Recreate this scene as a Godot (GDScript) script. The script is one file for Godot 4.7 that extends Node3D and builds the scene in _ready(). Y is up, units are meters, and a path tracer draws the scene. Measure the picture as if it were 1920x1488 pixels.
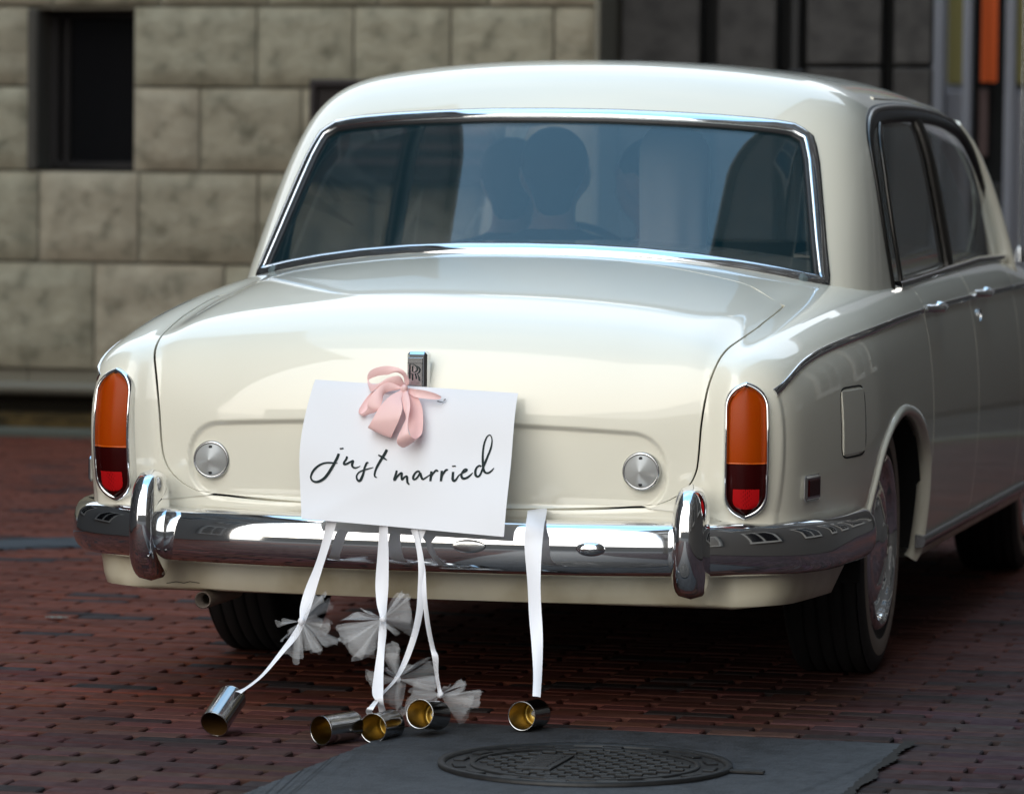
extends Node3D
# A cream saloon with wedding decorations, seen from behind on a brick-paved street.
# x to the car's right, y up, the car's tail faces +z; the car's rear face stands near z = 0.

var M := {}
var used := {}
var rng := RandomNumberGenerator.new()
const ROAD := 0.02          # height of the paving

# ------------------------------------------------------------------ naming
func numbered(called: String) -> String:
	var n: int = used.get(called, 0)
	used[called] = n + 1
	return called if n == 0 else "%s_%03d" % [called, n]

func thing(called: String, label: String, category: String, at := Vector3.ZERO, group := "") -> Node3D:
	var o := Node3D.new()
	o.name = numbered(called)
	add_child(o, true)
	o.position = at
	o.set_meta("label", label)
	o.set_meta("category", category)
	if group != "":
		o.set_meta("group", group)
	return o

func setting(o: Node) -> Node:
	o.set_meta("kind", "structure")
	return o

# ------------------------------------------------------------------ geometry
class Geo:
	var v := PackedVector3Array()
	var n := PackedVector3Array()
	var uv := PackedVector2Array()
	var c := PackedColorArray()
	var idx := PackedInt32Array()

	func tri_o(a: int, b: int, d: int, m: Vector3) -> void:
		# front faces run clockwise: the counter-clockwise normal must oppose m
		if (v[b] - v[a]).cross(v[d] - v[a]).dot(m) > 0.0:
			idx.append_array([a, d, b])
		else:
			idx.append_array([a, b, d])

	# rows of points; normals given, or found from the grid (flip turns them over)
	func grid(P: PackedVector3Array, nu: int, nv: int, N := PackedVector3Array(), flip := false, wrap_u := false, wrap_v := false) -> void:
		var base := v.size()
		v.append_array(P)
		var lu := nu if wrap_u else nu - 1
		var lv := nv if wrap_v else nv - 1
		for i in nu:
			for j in nv:
				uv.append(Vector2(float(j) / maxf(1.0, nv - 1), float(i) / maxf(1.0, nu - 1)))
		if N.size() == P.size():
			n.append_array(N)
			for i in lu:
				for j in lv:
					var a := base + i * nv + j
					var b := base + i * nv + (j + 1) % nv
					var d := base + ((i + 1) % nu) * nv + j
					var e := base + ((i + 1) % nu) * nv + (j + 1) % nv
					var m := n[a] + n[b] + n[d] + n[e]
					tri_o(a, b, e, m)
					tri_o(a, e, d, m)
			return
		var acc := PackedVector3Array()
		acc.resize(P.size())
		for i in lu:
			for j in lv:
				var a := i * nv + j
				var b := i * nv + (j + 1) % nv
				var d := ((i + 1) % nu) * nv + j
				var e := ((i + 1) % nu) * nv + (j + 1) % nv
				var m := (P[e] - P[a]).cross(P[d] - P[b])
				if flip:
					m = -m
				acc[a] += m; acc[b] += m; acc[d] += m; acc[e] += m
				if flip:
					idx.append_array([base + a, base + b, base + e, base + a, base + e, base + d])
				else:
					idx.append_array([base + a, base + e, base + b, base + a, base + d, base + e])
		for k in acc.size():
			acc[k] = acc[k].normalized() if acc[k].length() > 1e-12 else Vector3.UP
		n.append_array(acc)

	func face(pts: Array, m: Vector3) -> void:
		var base := v.size()
		for p in pts:
			v.append(p); n.append(m); uv.append(Vector2(p.x, p.y))
		for k in range(1, pts.size() - 1):
			tri_o(base, base + k, base + k + 1, m)

	# a box with chamfered edges
	func box(at: Vector3, size: Vector3, ch := 0.0, basis := Basis.IDENTITY) -> void:
		var h := size * 0.5
		var q := h - Vector3(ch, ch, ch)
		for ax in 3:
			for s in [-1.0, 1.0]:
				var b1 := (ax + 1) % 3
				var b2 := (ax + 2) % 3
				var pts := []
				for k in [[-1, -1], [1, -1], [1, 1], [-1, 1]]:
					var p := Vector3.ZERO
					p[ax] = s * h[ax]
					p[b1] = k[0] * q[b1]
					p[b2] = k[1] * q[b2]
					pts.append(at + basis * p)
				var m := Vector3.ZERO
				m[ax] = s
				face(pts, basis * m)
		if ch <= 0.0:
			return
		for ax in 3:
			var b1 := (ax + 1) % 3
			var b2 := (ax + 2) % 3
			for s1 in [-1.0, 1.0]:
				for s2 in [-1.0, 1.0]:
					var pts := []
					for k in [[0, -1], [0, 1], [1, 1], [1, -1]]:
						var p := Vector3.ZERO
						p[ax] = k[1] * q[ax]
						p[b1] = s1 * (h[b1] if k[0] == 0 else q[b1])
						p[b2] = s2 * (q[b2] if k[0] == 0 else h[b2])
						pts.append(at + basis * p)
					var m := Vector3.ZERO
					m[b1] = s1; m[b2] = s2
					face(pts, basis * m.normalized())
		for sx in [-1.0, 1.0]:
			for sy in [-1.0, 1.0]:
				for sz in [-1.0, 1.0]:
					face([at + basis * Vector3(sx * h.x, sy * q.y, sz * q.z), at + basis * Vector3(sx * q.x, sy * h.y, sz * q.z), at + basis * Vector3(sx * q.x, sy * q.y, sz * h.z)], basis * Vector3(sx, sy, sz).normalized())

	# profile of (radius, height) points turned round the y axis of the frame
	func lathe(prof: Array, xf: Transform3D, segs := 48, flip := false) -> void:
		var P := PackedVector3Array()
		for k in prof.size():
			for s in segs:
				var a := TAU * s / segs
				P.append(xf * Vector3(cos(a) * prof[k][0], prof[k][1], sin(a) * prof[k][0]))
		grid(P, prof.size(), segs, PackedVector3Array(), flip, false, true)

	# closed section (Vector2: along N, along B) swept along a path
	func sweep(path: PackedVector3Array, N: PackedVector3Array, sec: Array, closed := false, scale := PackedFloat32Array(), cap := true) -> void:
		var P := PackedVector3Array()
		var cnt := path.size()
		for i in cnt:
			var a := path[(i - 1 + cnt) % cnt] if closed or i > 0 else path[i]
			var b := path[(i + 1) % cnt] if closed or i < cnt - 1 else path[i]
			var t := (b - a).normalized()
			var nn := (N[i] - t * N[i].dot(t)).normalized()
			var bb := t.cross(nn)
			var s := scale[i] if scale.size() == cnt else 1.0
			for k in sec:
				P.append(path[i] + (nn * k.x + bb * k.y) * s)
		# outward: away from the path
		var G := P
		var base := v.size()
		grid(G, cnt, sec.size(), PackedVector3Array(), false, closed, true)
		var out := 0.0
		for k in sec.size():
			out += n[base + k].dot(P[k] - path[0])
		if out < 0.0:
			for k in range(base, v.size()):
				n[k] = -n[k]
			# turn the triangles of this grid over
			var first := idx.size() - (cnt if closed else cnt - 1) * sec.size() * 6
			for k in range(first, idx.size(), 3):
				var w := idx[k + 1]
				idx[k + 1] = idx[k + 2]
				idx[k + 2] = w
		if cap and not closed:
			for e in [0, cnt - 1]:
				var pts := []
				for k in sec.size():
					pts.append(P[e * sec.size() + k])
				var m := (path[0] - path[1]).normalized() if e == 0 else (path[cnt - 1] - path[cnt - 2]).normalized()
				face(pts, m)

	# a flat strip between two edges, both sides the same sheet
	func strip(L: PackedVector3Array, R: PackedVector3Array, across := 5, bulge := 0.0) -> void:
		var P := PackedVector3Array()
		for i in L.size():
			var a := L[maxi(i - 1, 0)].lerp(R[maxi(i - 1, 0)], 0.5)
			var b := L[mini(i + 1, L.size() - 1)].lerp(R[mini(i + 1, L.size() - 1)], 0.5)
			var m := (b - a).cross(R[i] - L[i]).normalized()
			for k in across:
				var s := float(k) / (across - 1)
				P.append(L[i].lerp(R[i], s) + m * bulge * 4.0 * s * (1.0 - s))
		grid(P, L.size(), across)

	func mesh() -> ArrayMesh:
		var arr := []
		arr.resize(Mesh.ARRAY_MAX)
		arr[Mesh.ARRAY_VERTEX] = v
		arr[Mesh.ARRAY_NORMAL] = n
		arr[Mesh.ARRAY_TEX_UV] = uv
		if c.size() == v.size():
			arr[Mesh.ARRAY_COLOR] = c
		arr[Mesh.ARRAY_INDEX] = idx
		var m := ArrayMesh.new()
		m.add_surface_from_arrays(Mesh.PRIMITIVE_TRIANGLES, arr)
		return m

func put(called: String, g: Geo, mat: Material, parent: Node = self) -> MeshInstance3D:
	return put_mesh(called, g.mesh(), mat, parent)

func put_mesh(called: String, m: Mesh, mat: Material, parent: Node = self) -> MeshInstance3D:
	var o := MeshInstance3D.new()
	if parent == self:
		o.name = numbered(called)
	else:
		var k := 1
		o.name = called
		while parent.has_node(NodePath(String(o.name))):
			o.name = "%s_%03d" % [called, k]
			k += 1
	o.mesh = m
	o.material_override = mat
	parent.add_child(o, true)
	return o

func mirrored(g: Geo) -> Geo:
	var r := Geo.new()
	for k in g.v.size():
		r.v.append(g.v[k] * Vector3(-1, 1, 1))
		r.n.append(g.n[k] * Vector3(-1, 1, 1))
	r.uv = g.uv
	for k in range(0, g.idx.size(), 3):
		r.idx.append_array([g.idx[k], g.idx[k + 2], g.idx[k + 1]])
	return r

func curve3(pts: Array, count: int, closed := false) -> PackedVector3Array:
	var out := PackedVector3Array()
	var n := pts.size()
	for i in count:
		var f := float(i) / (count if closed else count - 1) * (n if closed else n - 1)
		var k := mini(int(f), n - 1 if closed else n - 2)
		var t := f - k
		var a: Vector3 = pts[(k - 1 + n) % n] if closed or k > 0 else pts[0] * 2.0 - pts[1]
		var b: Vector3 = pts[k % n]
		var c: Vector3 = pts[(k + 1) % n]
		var d: Vector3 = pts[(k + 2) % n] if closed or k + 2 < n else pts[n - 1] * 2.0 - pts[n - 2]
		out.append(b.cubic_interpolate(c, a, d, t))
	return out

func numbers(s: String) -> Array:
	var out := []
	for p in s.split(" ", false):
		var r := []
		for q in p.split(","):
			r.append(q.to_float())
		out.append(r)
	return out

func ellipse(a: float, b: float, count := 12) -> Array:
	var out := []
	for k in count:
		out.append(Vector2(cos(TAU * k / count) * a, sin(TAU * k / count) * b))
	return out

# ------------------------------------------------------------------ the car's surfaces as fields (negative inside)
func smax(a: float, b: float, r: float) -> float:
	var h := maxf(r - absf(a - b), 0.0) / r
	return maxf(a, b) + h * h * h * r / 6.0

func body(x: float, y: float, z: float) -> float:
	var ax := absf(x)
	var t := -z
	var yc := 0.885 + 0.26 * t - 0.09 * t * t if t < 1.44 else 1.0728
	var yf := 1.037 - 0.235 * exp(-t / 1.05)
	if t > 3.0:
		yc -= 0.13 * smoothstep(3.0, 5.2, t)
		yf -= 0.10 * smoothstep(3.4, 5.2, t)
	var a := y - lerpf(yc, yf, pow(ax / 0.8, 2.2))
	a += 0.013 * exp(-pow((ax - 0.665) / 0.05, 2.0)) * smoothstep(0.02, 0.15, t) * smoothstep(1.1, 0.7, t)
	var yq := maxf(y, 0.5) - 0.68
	var zf := -0.6 * yq * yq
	if t < 0.3:
		if y < 0.72 and y > 0.44:
			var qx := ax - 0.478
			var qy := absf(y - 0.594) - (0.022 - 0.02 * (ax / 0.55) * (ax / 0.55) * (1.0 if y > 0.6 else 0.0))
			var sd := Vector2(maxf(qx, 0.0), maxf(qy, 0.0)).length() + minf(maxf(qx, qy), 0.0) - 0.07
			zf -= 0.011 * smoothstep(0.006, -0.008, sd)
		zf -= 0.03 * smoothstep(0.475, 0.445, y)
	var b := z - zf + 0.096 * pow(ax / 0.75, 2.2) - 0.044 * smoothstep(0.62, 0.71, ax)
	var f := smax(a, b, lerpf(0.25, 0.14, smoothstep(0.45, 0.75, ax)))
	f = smax(f, t - 5.1 + 0.15 * (ax / 0.8) * (ax / 0.8), 0.25)
	var xs := 0.905 - 0.10 * pow(maxf(0.0, 1.0 - t), 1.8) - 0.1 * pow(maxf(0.0, t - 4.0), 2.0)
	var pr := 0.035 * pow((0.62 - y) / 0.36, 2.0) if y < 0.62 else 0.05 * pow((y - 0.62) / 0.36, 2.0)
	var c := ax - xs + pr
	if t > 0.09:
		var ys := waist(t)
		c += 0.009 * smoothstep(ys + 0.002, ys - 0.014, y) * smoothstep(0.095, 0.12, t)
	f = smax(f, c, 0.165)
	return smax(f, 0.255 + 0.02 * smoothstep(1.0, 0.5, t) - y, 0.05)

func waist(t: float) -> float:
	return 0.931 - 0.112 * exp(-t / 1.2) - 0.114 * exp(-t / 0.15)

func cabin(x: float, y: float, z: float) -> float:
	var ax := absf(x)
	var t := -z
	var a := y - 1.545 + 0.05 * pow(ax / 0.62, 2.2) + 0.028 * (t - 2.3) * (t - 2.3)
	var b := (z + 0.95 + (y - 1.055) * 0.87 + 0.21 * (ax / 0.713) * (ax / 0.713)) / 1.33
	var fr := (t - 4.24 + (y - 1.0) * 0.8 + 0.2 * (ax / 0.7) * (ax / 0.7)) / 1.33
	var c := ax - 0.822 + 0.155 * (y - 0.95) + 0.08 * (y - 0.95) * (y - 0.95) + 0.09 * pow(maxf(0.0, 1.75 - t), 2.0)
	return smax(smax(smax(a, b, 0.25), fr, 0.2), c, 0.22)

func fld(which: int, p: Vector3) -> float:
	return body(p.x, p.y, p.z) if which == 0 else cabin(p.x, p.y, p.z)

func hit(which: int, o: Vector3, d: Vector3, far := 2.5) -> Vector3:
	var t0 := 0.0
	var f0 := fld(which, o)
	var t1 := 0.1
	var f1 := fld(which, o + d * t1)
	while f1 < 0.0 and t1 < far:
		t0 = t1; f0 = f1
		t1 += clampf(-f1 * 0.9, 0.02, 0.5)
		f1 = fld(which, o + d * t1)
	var side := 0
	for k in 14:
		var t := (t0 * f1 - t1 * f0) / (f1 - f0) if absf(f1 - f0) > 1e-9 else (t0 + t1) * 0.5
		var f := fld(which, o + d * t)
		if absf(f) < 2e-6:
			return o + d * t
		if f < 0.0:
			t0 = t; f0 = f
			if side == -1:
				f1 *= 0.5
			side = -1
		else:
			t1 = t; f1 = f
			if side == 1:
				f0 *= 0.5
			side = 1
	return o + d * (t0 + t1) * 0.5

func nrm(which: int, p: Vector3) -> Vector3:
	var e := 0.0012
	var a := fld(which, p + Vector3(e, -e, -e))
	var b := fld(which, p + Vector3(-e, -e, e))
	var c := fld(which, p + Vector3(-e, e, -e))
	var d := fld(which, p + Vector3(e, e, e))
	return Vector3(a - b - c + d, -a - b + c + d, -a + b - c + d).normalized()

# a panel: rays from seed(i / nu, j / nv) meet the surface; hems turn its edges in
func shell(which: int, nu: int, nv: int, seed_of: Callable, hem := "", off := 0.0) -> Geo:
	var P := PackedVector3Array()
	var N := PackedVector3Array()
	for i in nu:
		for j in nv:
			var s: Array = seed_of.call(float(i) / (nu - 1), float(j) / (nv - 1))
			var p := hit(which, s[0], s[1])
			var m := nrm(which, p)
			P.append(p + m * off)
			N.append(m)
	var g := Geo.new()
	g.grid(P, nu, nv, N)
	for e in hem:
		var E := PackedVector3Array()
		var cnt := nv if e in "tb" else nu
		var mid := Vector3.ZERO
		for k in cnt:
			var at := k if e == "t" else ((nu - 1) * nv + k if e == "b" else (k * nv if e == "l" else k * nv + nv - 1))
			var inn := at + nv if e == "t" else (at - nv if e == "b" else (at + 1 if e == "l" else at - 1))
			var out := (P[at] - P[inn]).normalized()
			mid = out
			E.append(P[at]); E.append(P[at] + out * 0.0012 - N[at] * 0.0015); E.append(P[at] - N[at] * 0.02)
		var before := g.v.size()
		g.grid(E, cnt, 3)
		var dot := 0.0
		for k in cnt:
			var at := k if e == "t" else ((nu - 1) * nv + k if e == "b" else (k * nv if e == "l" else k * nv + nv - 1))
			var inn := at + nv if e == "t" else (at - nv if e == "b" else (at + 1 if e == "l" else at - 1))
			dot += g.n[before + k * 3 + 2].dot(P[at] - P[inn])
		if dot < 0.0:
			for k in range(before, g.n.size()):
				g.n[k] = -g.n[k]
			for k in range(g.idx.size() - (cnt - 1) * 12, g.idx.size(), 3):
				var w := g.idx[k + 1]
				g.idx[k + 1] = g.idx[k + 2]
				g.idx[k + 2] = w
	return g

func table(a: Array, f: float) -> float:      # linear look-up in [[key, value], ...]
	if f <= a[0][0]:
		return a[0][1]
	for k in range(1, a.size()):
		if f <= a[k][0]:
			return lerpf(a[k - 1][1], a[k][1], (f - a[k - 1][0]) / (a[k][0] - a[k - 1][0]))
	return a[-1][1]

# ------------------------------------------------------------------ materials
func lin(r: float, g: float, b: float, a := 1.0) -> Color:
	var c := Color(r, g, b).linear_to_srgb()
	c.a = a
	return c

func mat(called: String, color: Color, rough := 0.6, metal := 0.0) -> StandardMaterial3D:
	var m := StandardMaterial3D.new()
	m.resource_name = called
	m.albedo_color = color
	m.roughness = rough
	m.metallic = metal
	M[called] = m
	return m

func noise_tex(freq: float, octaves: int, ramp: Array, size := 512, seed_ := 1, kind := FastNoiseLite.TYPE_SIMPLEX_SMOOTH) -> NoiseTexture2D:
	var n := FastNoiseLite.new()
	n.noise_type = kind
	n.seed = seed_
	n.frequency = freq
	n.fractal_octaves = octaves
	var t := NoiseTexture2D.new()
	t.width = size
	t.height = size
	t.seamless = true
	t.noise = n
	var g := Gradient.new()
	g.offsets = PackedFloat32Array(ramp.map(func(r): return r[0]))
	g.colors = PackedColorArray(ramp.map(func(r): return r[1]))
	t.color_ramp = g
	return t

func grey(v: float) -> Color:
	return Color(v, v, v)

func tri(m: StandardMaterial3D, scale: float, world := true) -> void:
	m.uv1_triplanar = true
	m.uv1_world_triplanar = world
	m.uv1_scale = Vector3(scale, scale, scale)

func materials() -> void:
	var p := mat("paint", lin(0.78, 0.75, 0.635), 0.38)
	p.clearcoat_enabled = true
	p.clearcoat = 1.0
	p.clearcoat_roughness = 0.03
	var pv := mat("paint_low", lin(0.70, 0.66, 0.54), 0.45)     # the valance, dustier
	pv.clearcoat_enabled = true
	pv.clearcoat = 0.6
	pv.clearcoat_roughness = 0.15
	pv.albedo_texture = noise_tex(0.006, 5, [[0.0, Color(0.74, 0.70, 0.62)], [0.45, Color(0.93, 0.92, 0.89)], [1.0, Color(1, 1, 1)]], 512, 71)
	tri(pv, 0.9)
	mat("chrome", lin(0.80, 0.81, 0.83), 0.05, 1.0)
	mat("chrome_dull", lin(0.50, 0.51, 0.52), 0.22, 1.0)
	mat("frame_metal", lin(0.10, 0.095, 0.09), 0.28, 1.0)
	mat("black", lin(0.012, 0.012, 0.013), 0.6)
	mat("rubber", lin(0.012, 0.012, 0.013), 0.75)
	mat("seal", lin(0.01, 0.01, 0.012), 0.45)
	mat("gap", lin(0.004, 0.004, 0.004), 0.9)
	mat("whitewall", lin(0.24, 0.20, 0.17), 0.7)
	var g := mat("glass", lin(0.004, 0.030, 0.042, 0.32), 0.02)
	g.transparency = BaseMaterial3D.TRANSPARENCY_ALPHA
	g.metallic_specular = 0.7
	var gs := mat("side_glass", lin(0.004, 0.006, 0.007, 0.32), 0.02)
	gs.transparency = BaseMaterial3D.TRANSPARENCY_ALPHA
	mat("leather", lin(0.03, 0.035, 0.04), 0.5)
	mat("carpet", lin(0.10, 0.13, 0.14), 0.95)
	mat("lining", lin(0.10, 0.11, 0.11), 0.9)
	mat("skin", lin(0.42, 0.25, 0.17), 0.55)
	mat("suit", lin(0.012, 0.014, 0.02), 0.8)
	mat("hair", lin(0.015, 0.011, 0.009), 0.6)
	mat("dress", lin(0.75, 0.74, 0.72), 0.7)
	var am := mat("amber", lin(0.34, 0.045, 0.0003), 0.32)
	am.subsurf_scatter_enabled = true
	am.subsurf_scatter_strength = 0.25
	mat("amber_bowl", lin(0.55, 0.09, 0.001), 0.35)
	am.metallic_specular = 0.28
	var rd := mat("dark_red", lin(0.028, 0.0012, 0.0012), 0.25)
	rd.metallic_specular = 0.35
	var rr := mat("reflector_red", lin(0.42, 0.006, 0.008), 0.25)
	rr.metallic_specular = 0.35
	var cl := mat("lamp_glass", lin(0.36, 0.36, 0.35), 0.25, 0.12)
	cl.clearcoat_enabled = true
	var paper := mat("paper", lin(0.72, 0.725, 0.76), 0.5)
	paper.heightmap_enabled = false
	mat("ink", lin(0.003, 0.012, 0.013), 0.8)
	var sat := mat("satin_pink", lin(0.88, 0.60, 0.585), 0.38)
	sat.cull_mode = BaseMaterial3D.CULL_DISABLED
	sat.rim_enabled = true
	sat.rim = 0.5
	sat.backlight_enabled = true
	sat.backlight = lin(0.22, 0.08, 0.07)
	var sw := mat("satin_white", lin(0.80, 0.81, 0.86), 0.4)
	sw.cull_mode = BaseMaterial3D.CULL_DISABLED
	sw.rim_enabled = true
	sw.rim = 0.4
	var tu := mat("tulle", lin(0.92, 0.93, 0.95, 0.16), 0.7)
	tu.backlight_enabled = true
	tu.backlight = Color(0.5, 0.5, 0.5)
	tu.transparency = BaseMaterial3D.TRANSPARENCY_ALPHA
	tu.cull_mode = BaseMaterial3D.CULL_DISABLED
	var ve := mat("veil", lin(0.92, 0.92, 0.92, 0.95), 0.7)
	ve.transparency = BaseMaterial3D.TRANSPARENCY_ALPHA
	ve.cull_mode = BaseMaterial3D.CULL_DISABLED
	mat("tin", lin(0.42, 0.43, 0.44), 0.16, 1.0)
	mat("tin_gold", lin(0.36, 0.26, 0.08), 0.3, 1.0)
	mat("tin_dark", lin(0.10, 0.05, 0.015), 0.4, 0.6)
	# ground
	var br := mat("brick", Color.WHITE, 0.62)
	br.metallic_specular = 0.22
	br.vertex_color_use_as_albedo = true
	br.albedo_texture = noise_tex(0.02, 5, [[0.0, grey(0.82)], [0.5, grey(0.94)], [1.0, grey(1.0)]], 512, 4)
	br.roughness_texture = noise_tex(0.012, 4, [[0.0, grey(0.66)], [1.0, grey(1.0)]], 512, 14)
	br.roughness = 1.0
	br.heightmap_enabled = true
	br.heightmap_scale = 0.07
	br.heightmap_texture = noise_tex(0.05, 4, [[0.0, grey(0.0)], [1.0, grey(1.0)]], 512, 9)
	tri(br, 2.2)
	mat("joint", lin(0.010, 0.009, 0.008), 0.95)
	var asph := mat("asphalt", lin(0.040, 0.043, 0.050), 0.7)
	asph.albedo_texture = noise_tex(0.03, 5, [[0.0, grey(0.6)], [0.45, grey(0.86)], [1.0, grey(1.0)]], 512, 5)
	asph.heightmap_enabled = true
	asph.heightmap_scale = 0.2
	asph.heightmap_texture = noise_tex(0.12, 3, [[0.0, grey(0.0)], [1.0, grey(1.0)]], 512, 15)
	asph.detail_enabled = true
	asph.detail_blend_mode = BaseMaterial3D.BLEND_MODE_MUL
	asph.detail_albedo = noise_tex(0.008, 5, [[0.0, grey(0.62)], [0.5, grey(0.95)], [1.0, grey(1.0)]], 512, 55)
	tri(asph, 1.6)
	var iron := mat("iron", lin(0.026, 0.025, 0.025), 0.5, 0.3)
	iron.albedo_texture = noise_tex(0.03, 4, [[0.0, grey(0.5)], [1.0, grey(1.0)]], 256, 25)
	tri(iron, 4.0)
	# walls
	var st := mat("stone", lin(0.45, 0.41, 0.315), 0.9)
	st.albedo_texture = noise_tex(0.012, 6, [[0.0, Color(0.62, 0.62, 0.58)], [0.45, Color(0.9, 0.89, 0.86)], [1.0, Color(1, 0.99, 0.96)]], 512, 6)
	st.heightmap_enabled = true
	st.heightmap_scale = 0.7
	st.heightmap_texture = noise_tex(0.018, 6, [[0.0, grey(0.0)], [1.0, grey(1.0)]], 512, 16)
	tri(st, 0.9)
	for k in 3:
		var v := st.duplicate() as StandardMaterial3D
		v.resource_name = "stone_tone"
		v.albedo_color = [lin(0.34, 0.312, 0.243), lin(0.385, 0.348, 0.275), lin(0.355, 0.335, 0.262)][k]
		v.uv1_offset = Vector3(0.37 * k, 0.21 * k, 0.11 * k)
		M["stone_%d" % k] = v
	mat("mortar", lin(0.20, 0.185, 0.142), 0.95)
	mat("stone_dark", lin(0.032, 0.030, 0.028), 0.8)
	mat("basement", lin(0.045, 0.038, 0.026), 0.95)
	var sm := mat("stone_moss", lin(0.12, 0.09, 0.04), 0.95)
	sm.albedo_texture = noise_tex(0.02, 5, [[0.0, Color(0.3, 0.32, 0.25)], [0.5, Color(0.8, 0.75, 0.6)], [1.0, Color(1, 0.95, 0.85)]], 256, 26)
	tri(sm, 0.8)
	mat("facade", lin(0.11, 0.10, 0.09), 0.85)
	mat("facade_dark", lin(0.055, 0.048, 0.042), 0.85)
	mat("facade_pale", lin(0.42, 0.38, 0.31), 0.85)
	mat("facade_trim", lin(0.30, 0.28, 0.25), 0.8)
	var wp := mat("window_pane", lin(0.008, 0.008, 0.009), 0.15)
	wp.metallic_specular = 0.3
	mat("wood_dark", lin(0.007, 0.005, 0.005), 0.7)
	mat("jamb", lin(0.06, 0.055, 0.045), 0.9)
	var cld := mat("cladding", lin(0.055, 0.051, 0.048), 0.75)
	cld.albedo_texture = noise_tex(0.02, 5, [[0.0, grey(0.6)], [0.5, grey(0.85)], [1.0, grey(1.0)]], 256, 61)
	tri(cld, 1.1)
	mat("end_wall", lin(0.03, 0.028, 0.028), 0.8)
	mat("lilac_grey", lin(0.27, 0.27, 0.30), 0.7)
	mat("olive", lin(0.27, 0.235, 0.08), 0.7)
	mat("orange", lin(0.52, 0.075, 0.005), 0.8)
	mat("kerb", lin(0.065, 0.07, 0.055), 0.85)
	mat("ledge", lin(0.15, 0.14, 0.11), 0.9)
	mat("frame_dark", lin(0.02, 0.014, 0.014), 0.5)
	mat("rust_pink", lin(0.10, 0.06, 0.055), 0.7)

# ------------------------------------------------------------------ camera, sky and sun
func light_and_camera() -> void:
	var cam := Camera3D.new()
	cam.name = "camera"
	add_child(cam)
	var yaw := -0.23920516543457682
	var pit := -0.050375293380865854
	var rol := 0.011203729112260795
	var r := Vector3(cos(yaw), 0, sin(yaw))
	var fw := Vector3(sin(yaw), 0, -cos(yaw))
	var f3 := fw * cos(pit) + Vector3.UP * sin(pit)
	var u3 := Vector3.UP * cos(pit) - fw * sin(pit)
	var r2 := r * cos(rol) + u3 * sin(rol)
	var u2 := u3 * cos(rol) - r * sin(rol)
	cam.transform = Transform3D(Basis(r2, u2, -f3), Vector3(2.42914, 1.21796, 9.09255))
	var at := CameraAttributesPhysical.new()
	at.frustum_focal_length = 129.0
	at.frustum_focus_distance = 9.3
	at.exposure_aperture = 4.4
	at.frustum_near = 0.1
	at.frustum_far = 300.0
	cam.attributes = at
	cam.near = 0.1
	cam.far = 300.0
	cam.keep_aspect = Camera3D.KEEP_HEIGHT
	cam.fov = rad_to_deg(2.0 * atan(744.0 / 8000.0))
	cam.current = true
	var we := WorldEnvironment.new()
	we.name = "world_environment"
	var e := Environment.new()
	e.background_mode = Environment.BG_SKY
	var sky := PanoramaSkyMaterial.new()
	sky.panorama = overcast()
	sky.energy_multiplier = 1.2
	e.sky = Sky.new()
	e.sky.sky_material = sky
	e.tonemap_mode = Environment.TONE_MAPPER_LINEAR
	e.tonemap_exposure = 1.78
	e.sdfgi_enabled = true
	e.ssao_enabled = true
	e.ssil_enabled = true
	we.environment = e
	add_child(we)
	var sun := DirectionalLight3D.new()
	sun.name = "sun"
	sun.light_energy = 0.45
	sun.light_color = Color(1.0, 0.95, 0.87)
	sun.light_angular_distance = 70.0
	sun.shadow_enabled = true
	sun.rotation_degrees = Vector3(-36, -22, 0)
	add_child(sun)

# a bright sky with thin cloud: bluer overhead, whiter towards the horizon
func overcast() -> ImageTexture:
	var n := FastNoiseLite.new()
	n.seed = 8
	n.frequency = 1.6
	n.fractal_octaves = 4
	var im := Image.create(512, 256, false, Image.FORMAT_RGBF)
	for j in 256:
		var el := PI * (0.5 - (j + 0.5) / 256.0)
		var y := sin(el)
		for i in 512:
			var az := TAU * (i + 0.5) / 512.0
			var c: Color
			if y >= 0.0:
				var d := Vector3(cos(az) * cos(el), y * 1.6, sin(az) * cos(el))
				var t := pow(1.0 - y, 1.25)
				c = Color(0.28, 0.54, 0.83).lerp(Color(1.12, 1.05, 0.95), t)
				c = c.lerp(Color(1.14, 1.11, 1.06), 0.25 * smoothstep(-0.05, 0.5, n.get_noise_3dv(d)))
			else:
				c = Color(0.20, 0.19, 0.18)
			im.set_pixel(i, j, c)
	return ImageTexture.create_from_image(im)

# ------------------------------------------------------------------ the street
func in_patch(x: float, z: float, m := 0.0) -> bool:
	if x > 0.02 - m and x < 1.105 + m and z > 0.023 - m:
		return true
	# the far strip of asphalt, left of the car
	var u := (Vector2(x, z) - Vector2(-2.468, -3.933)).dot(Vector2(0.77, -0.638))
	var w := (Vector2(x, z) - Vector2(-2.468, -3.933)).dot(Vector2(0.638, 0.77))
	return u > -4.0 and u < 1.6 and absf(w) < 0.17 + m

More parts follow.
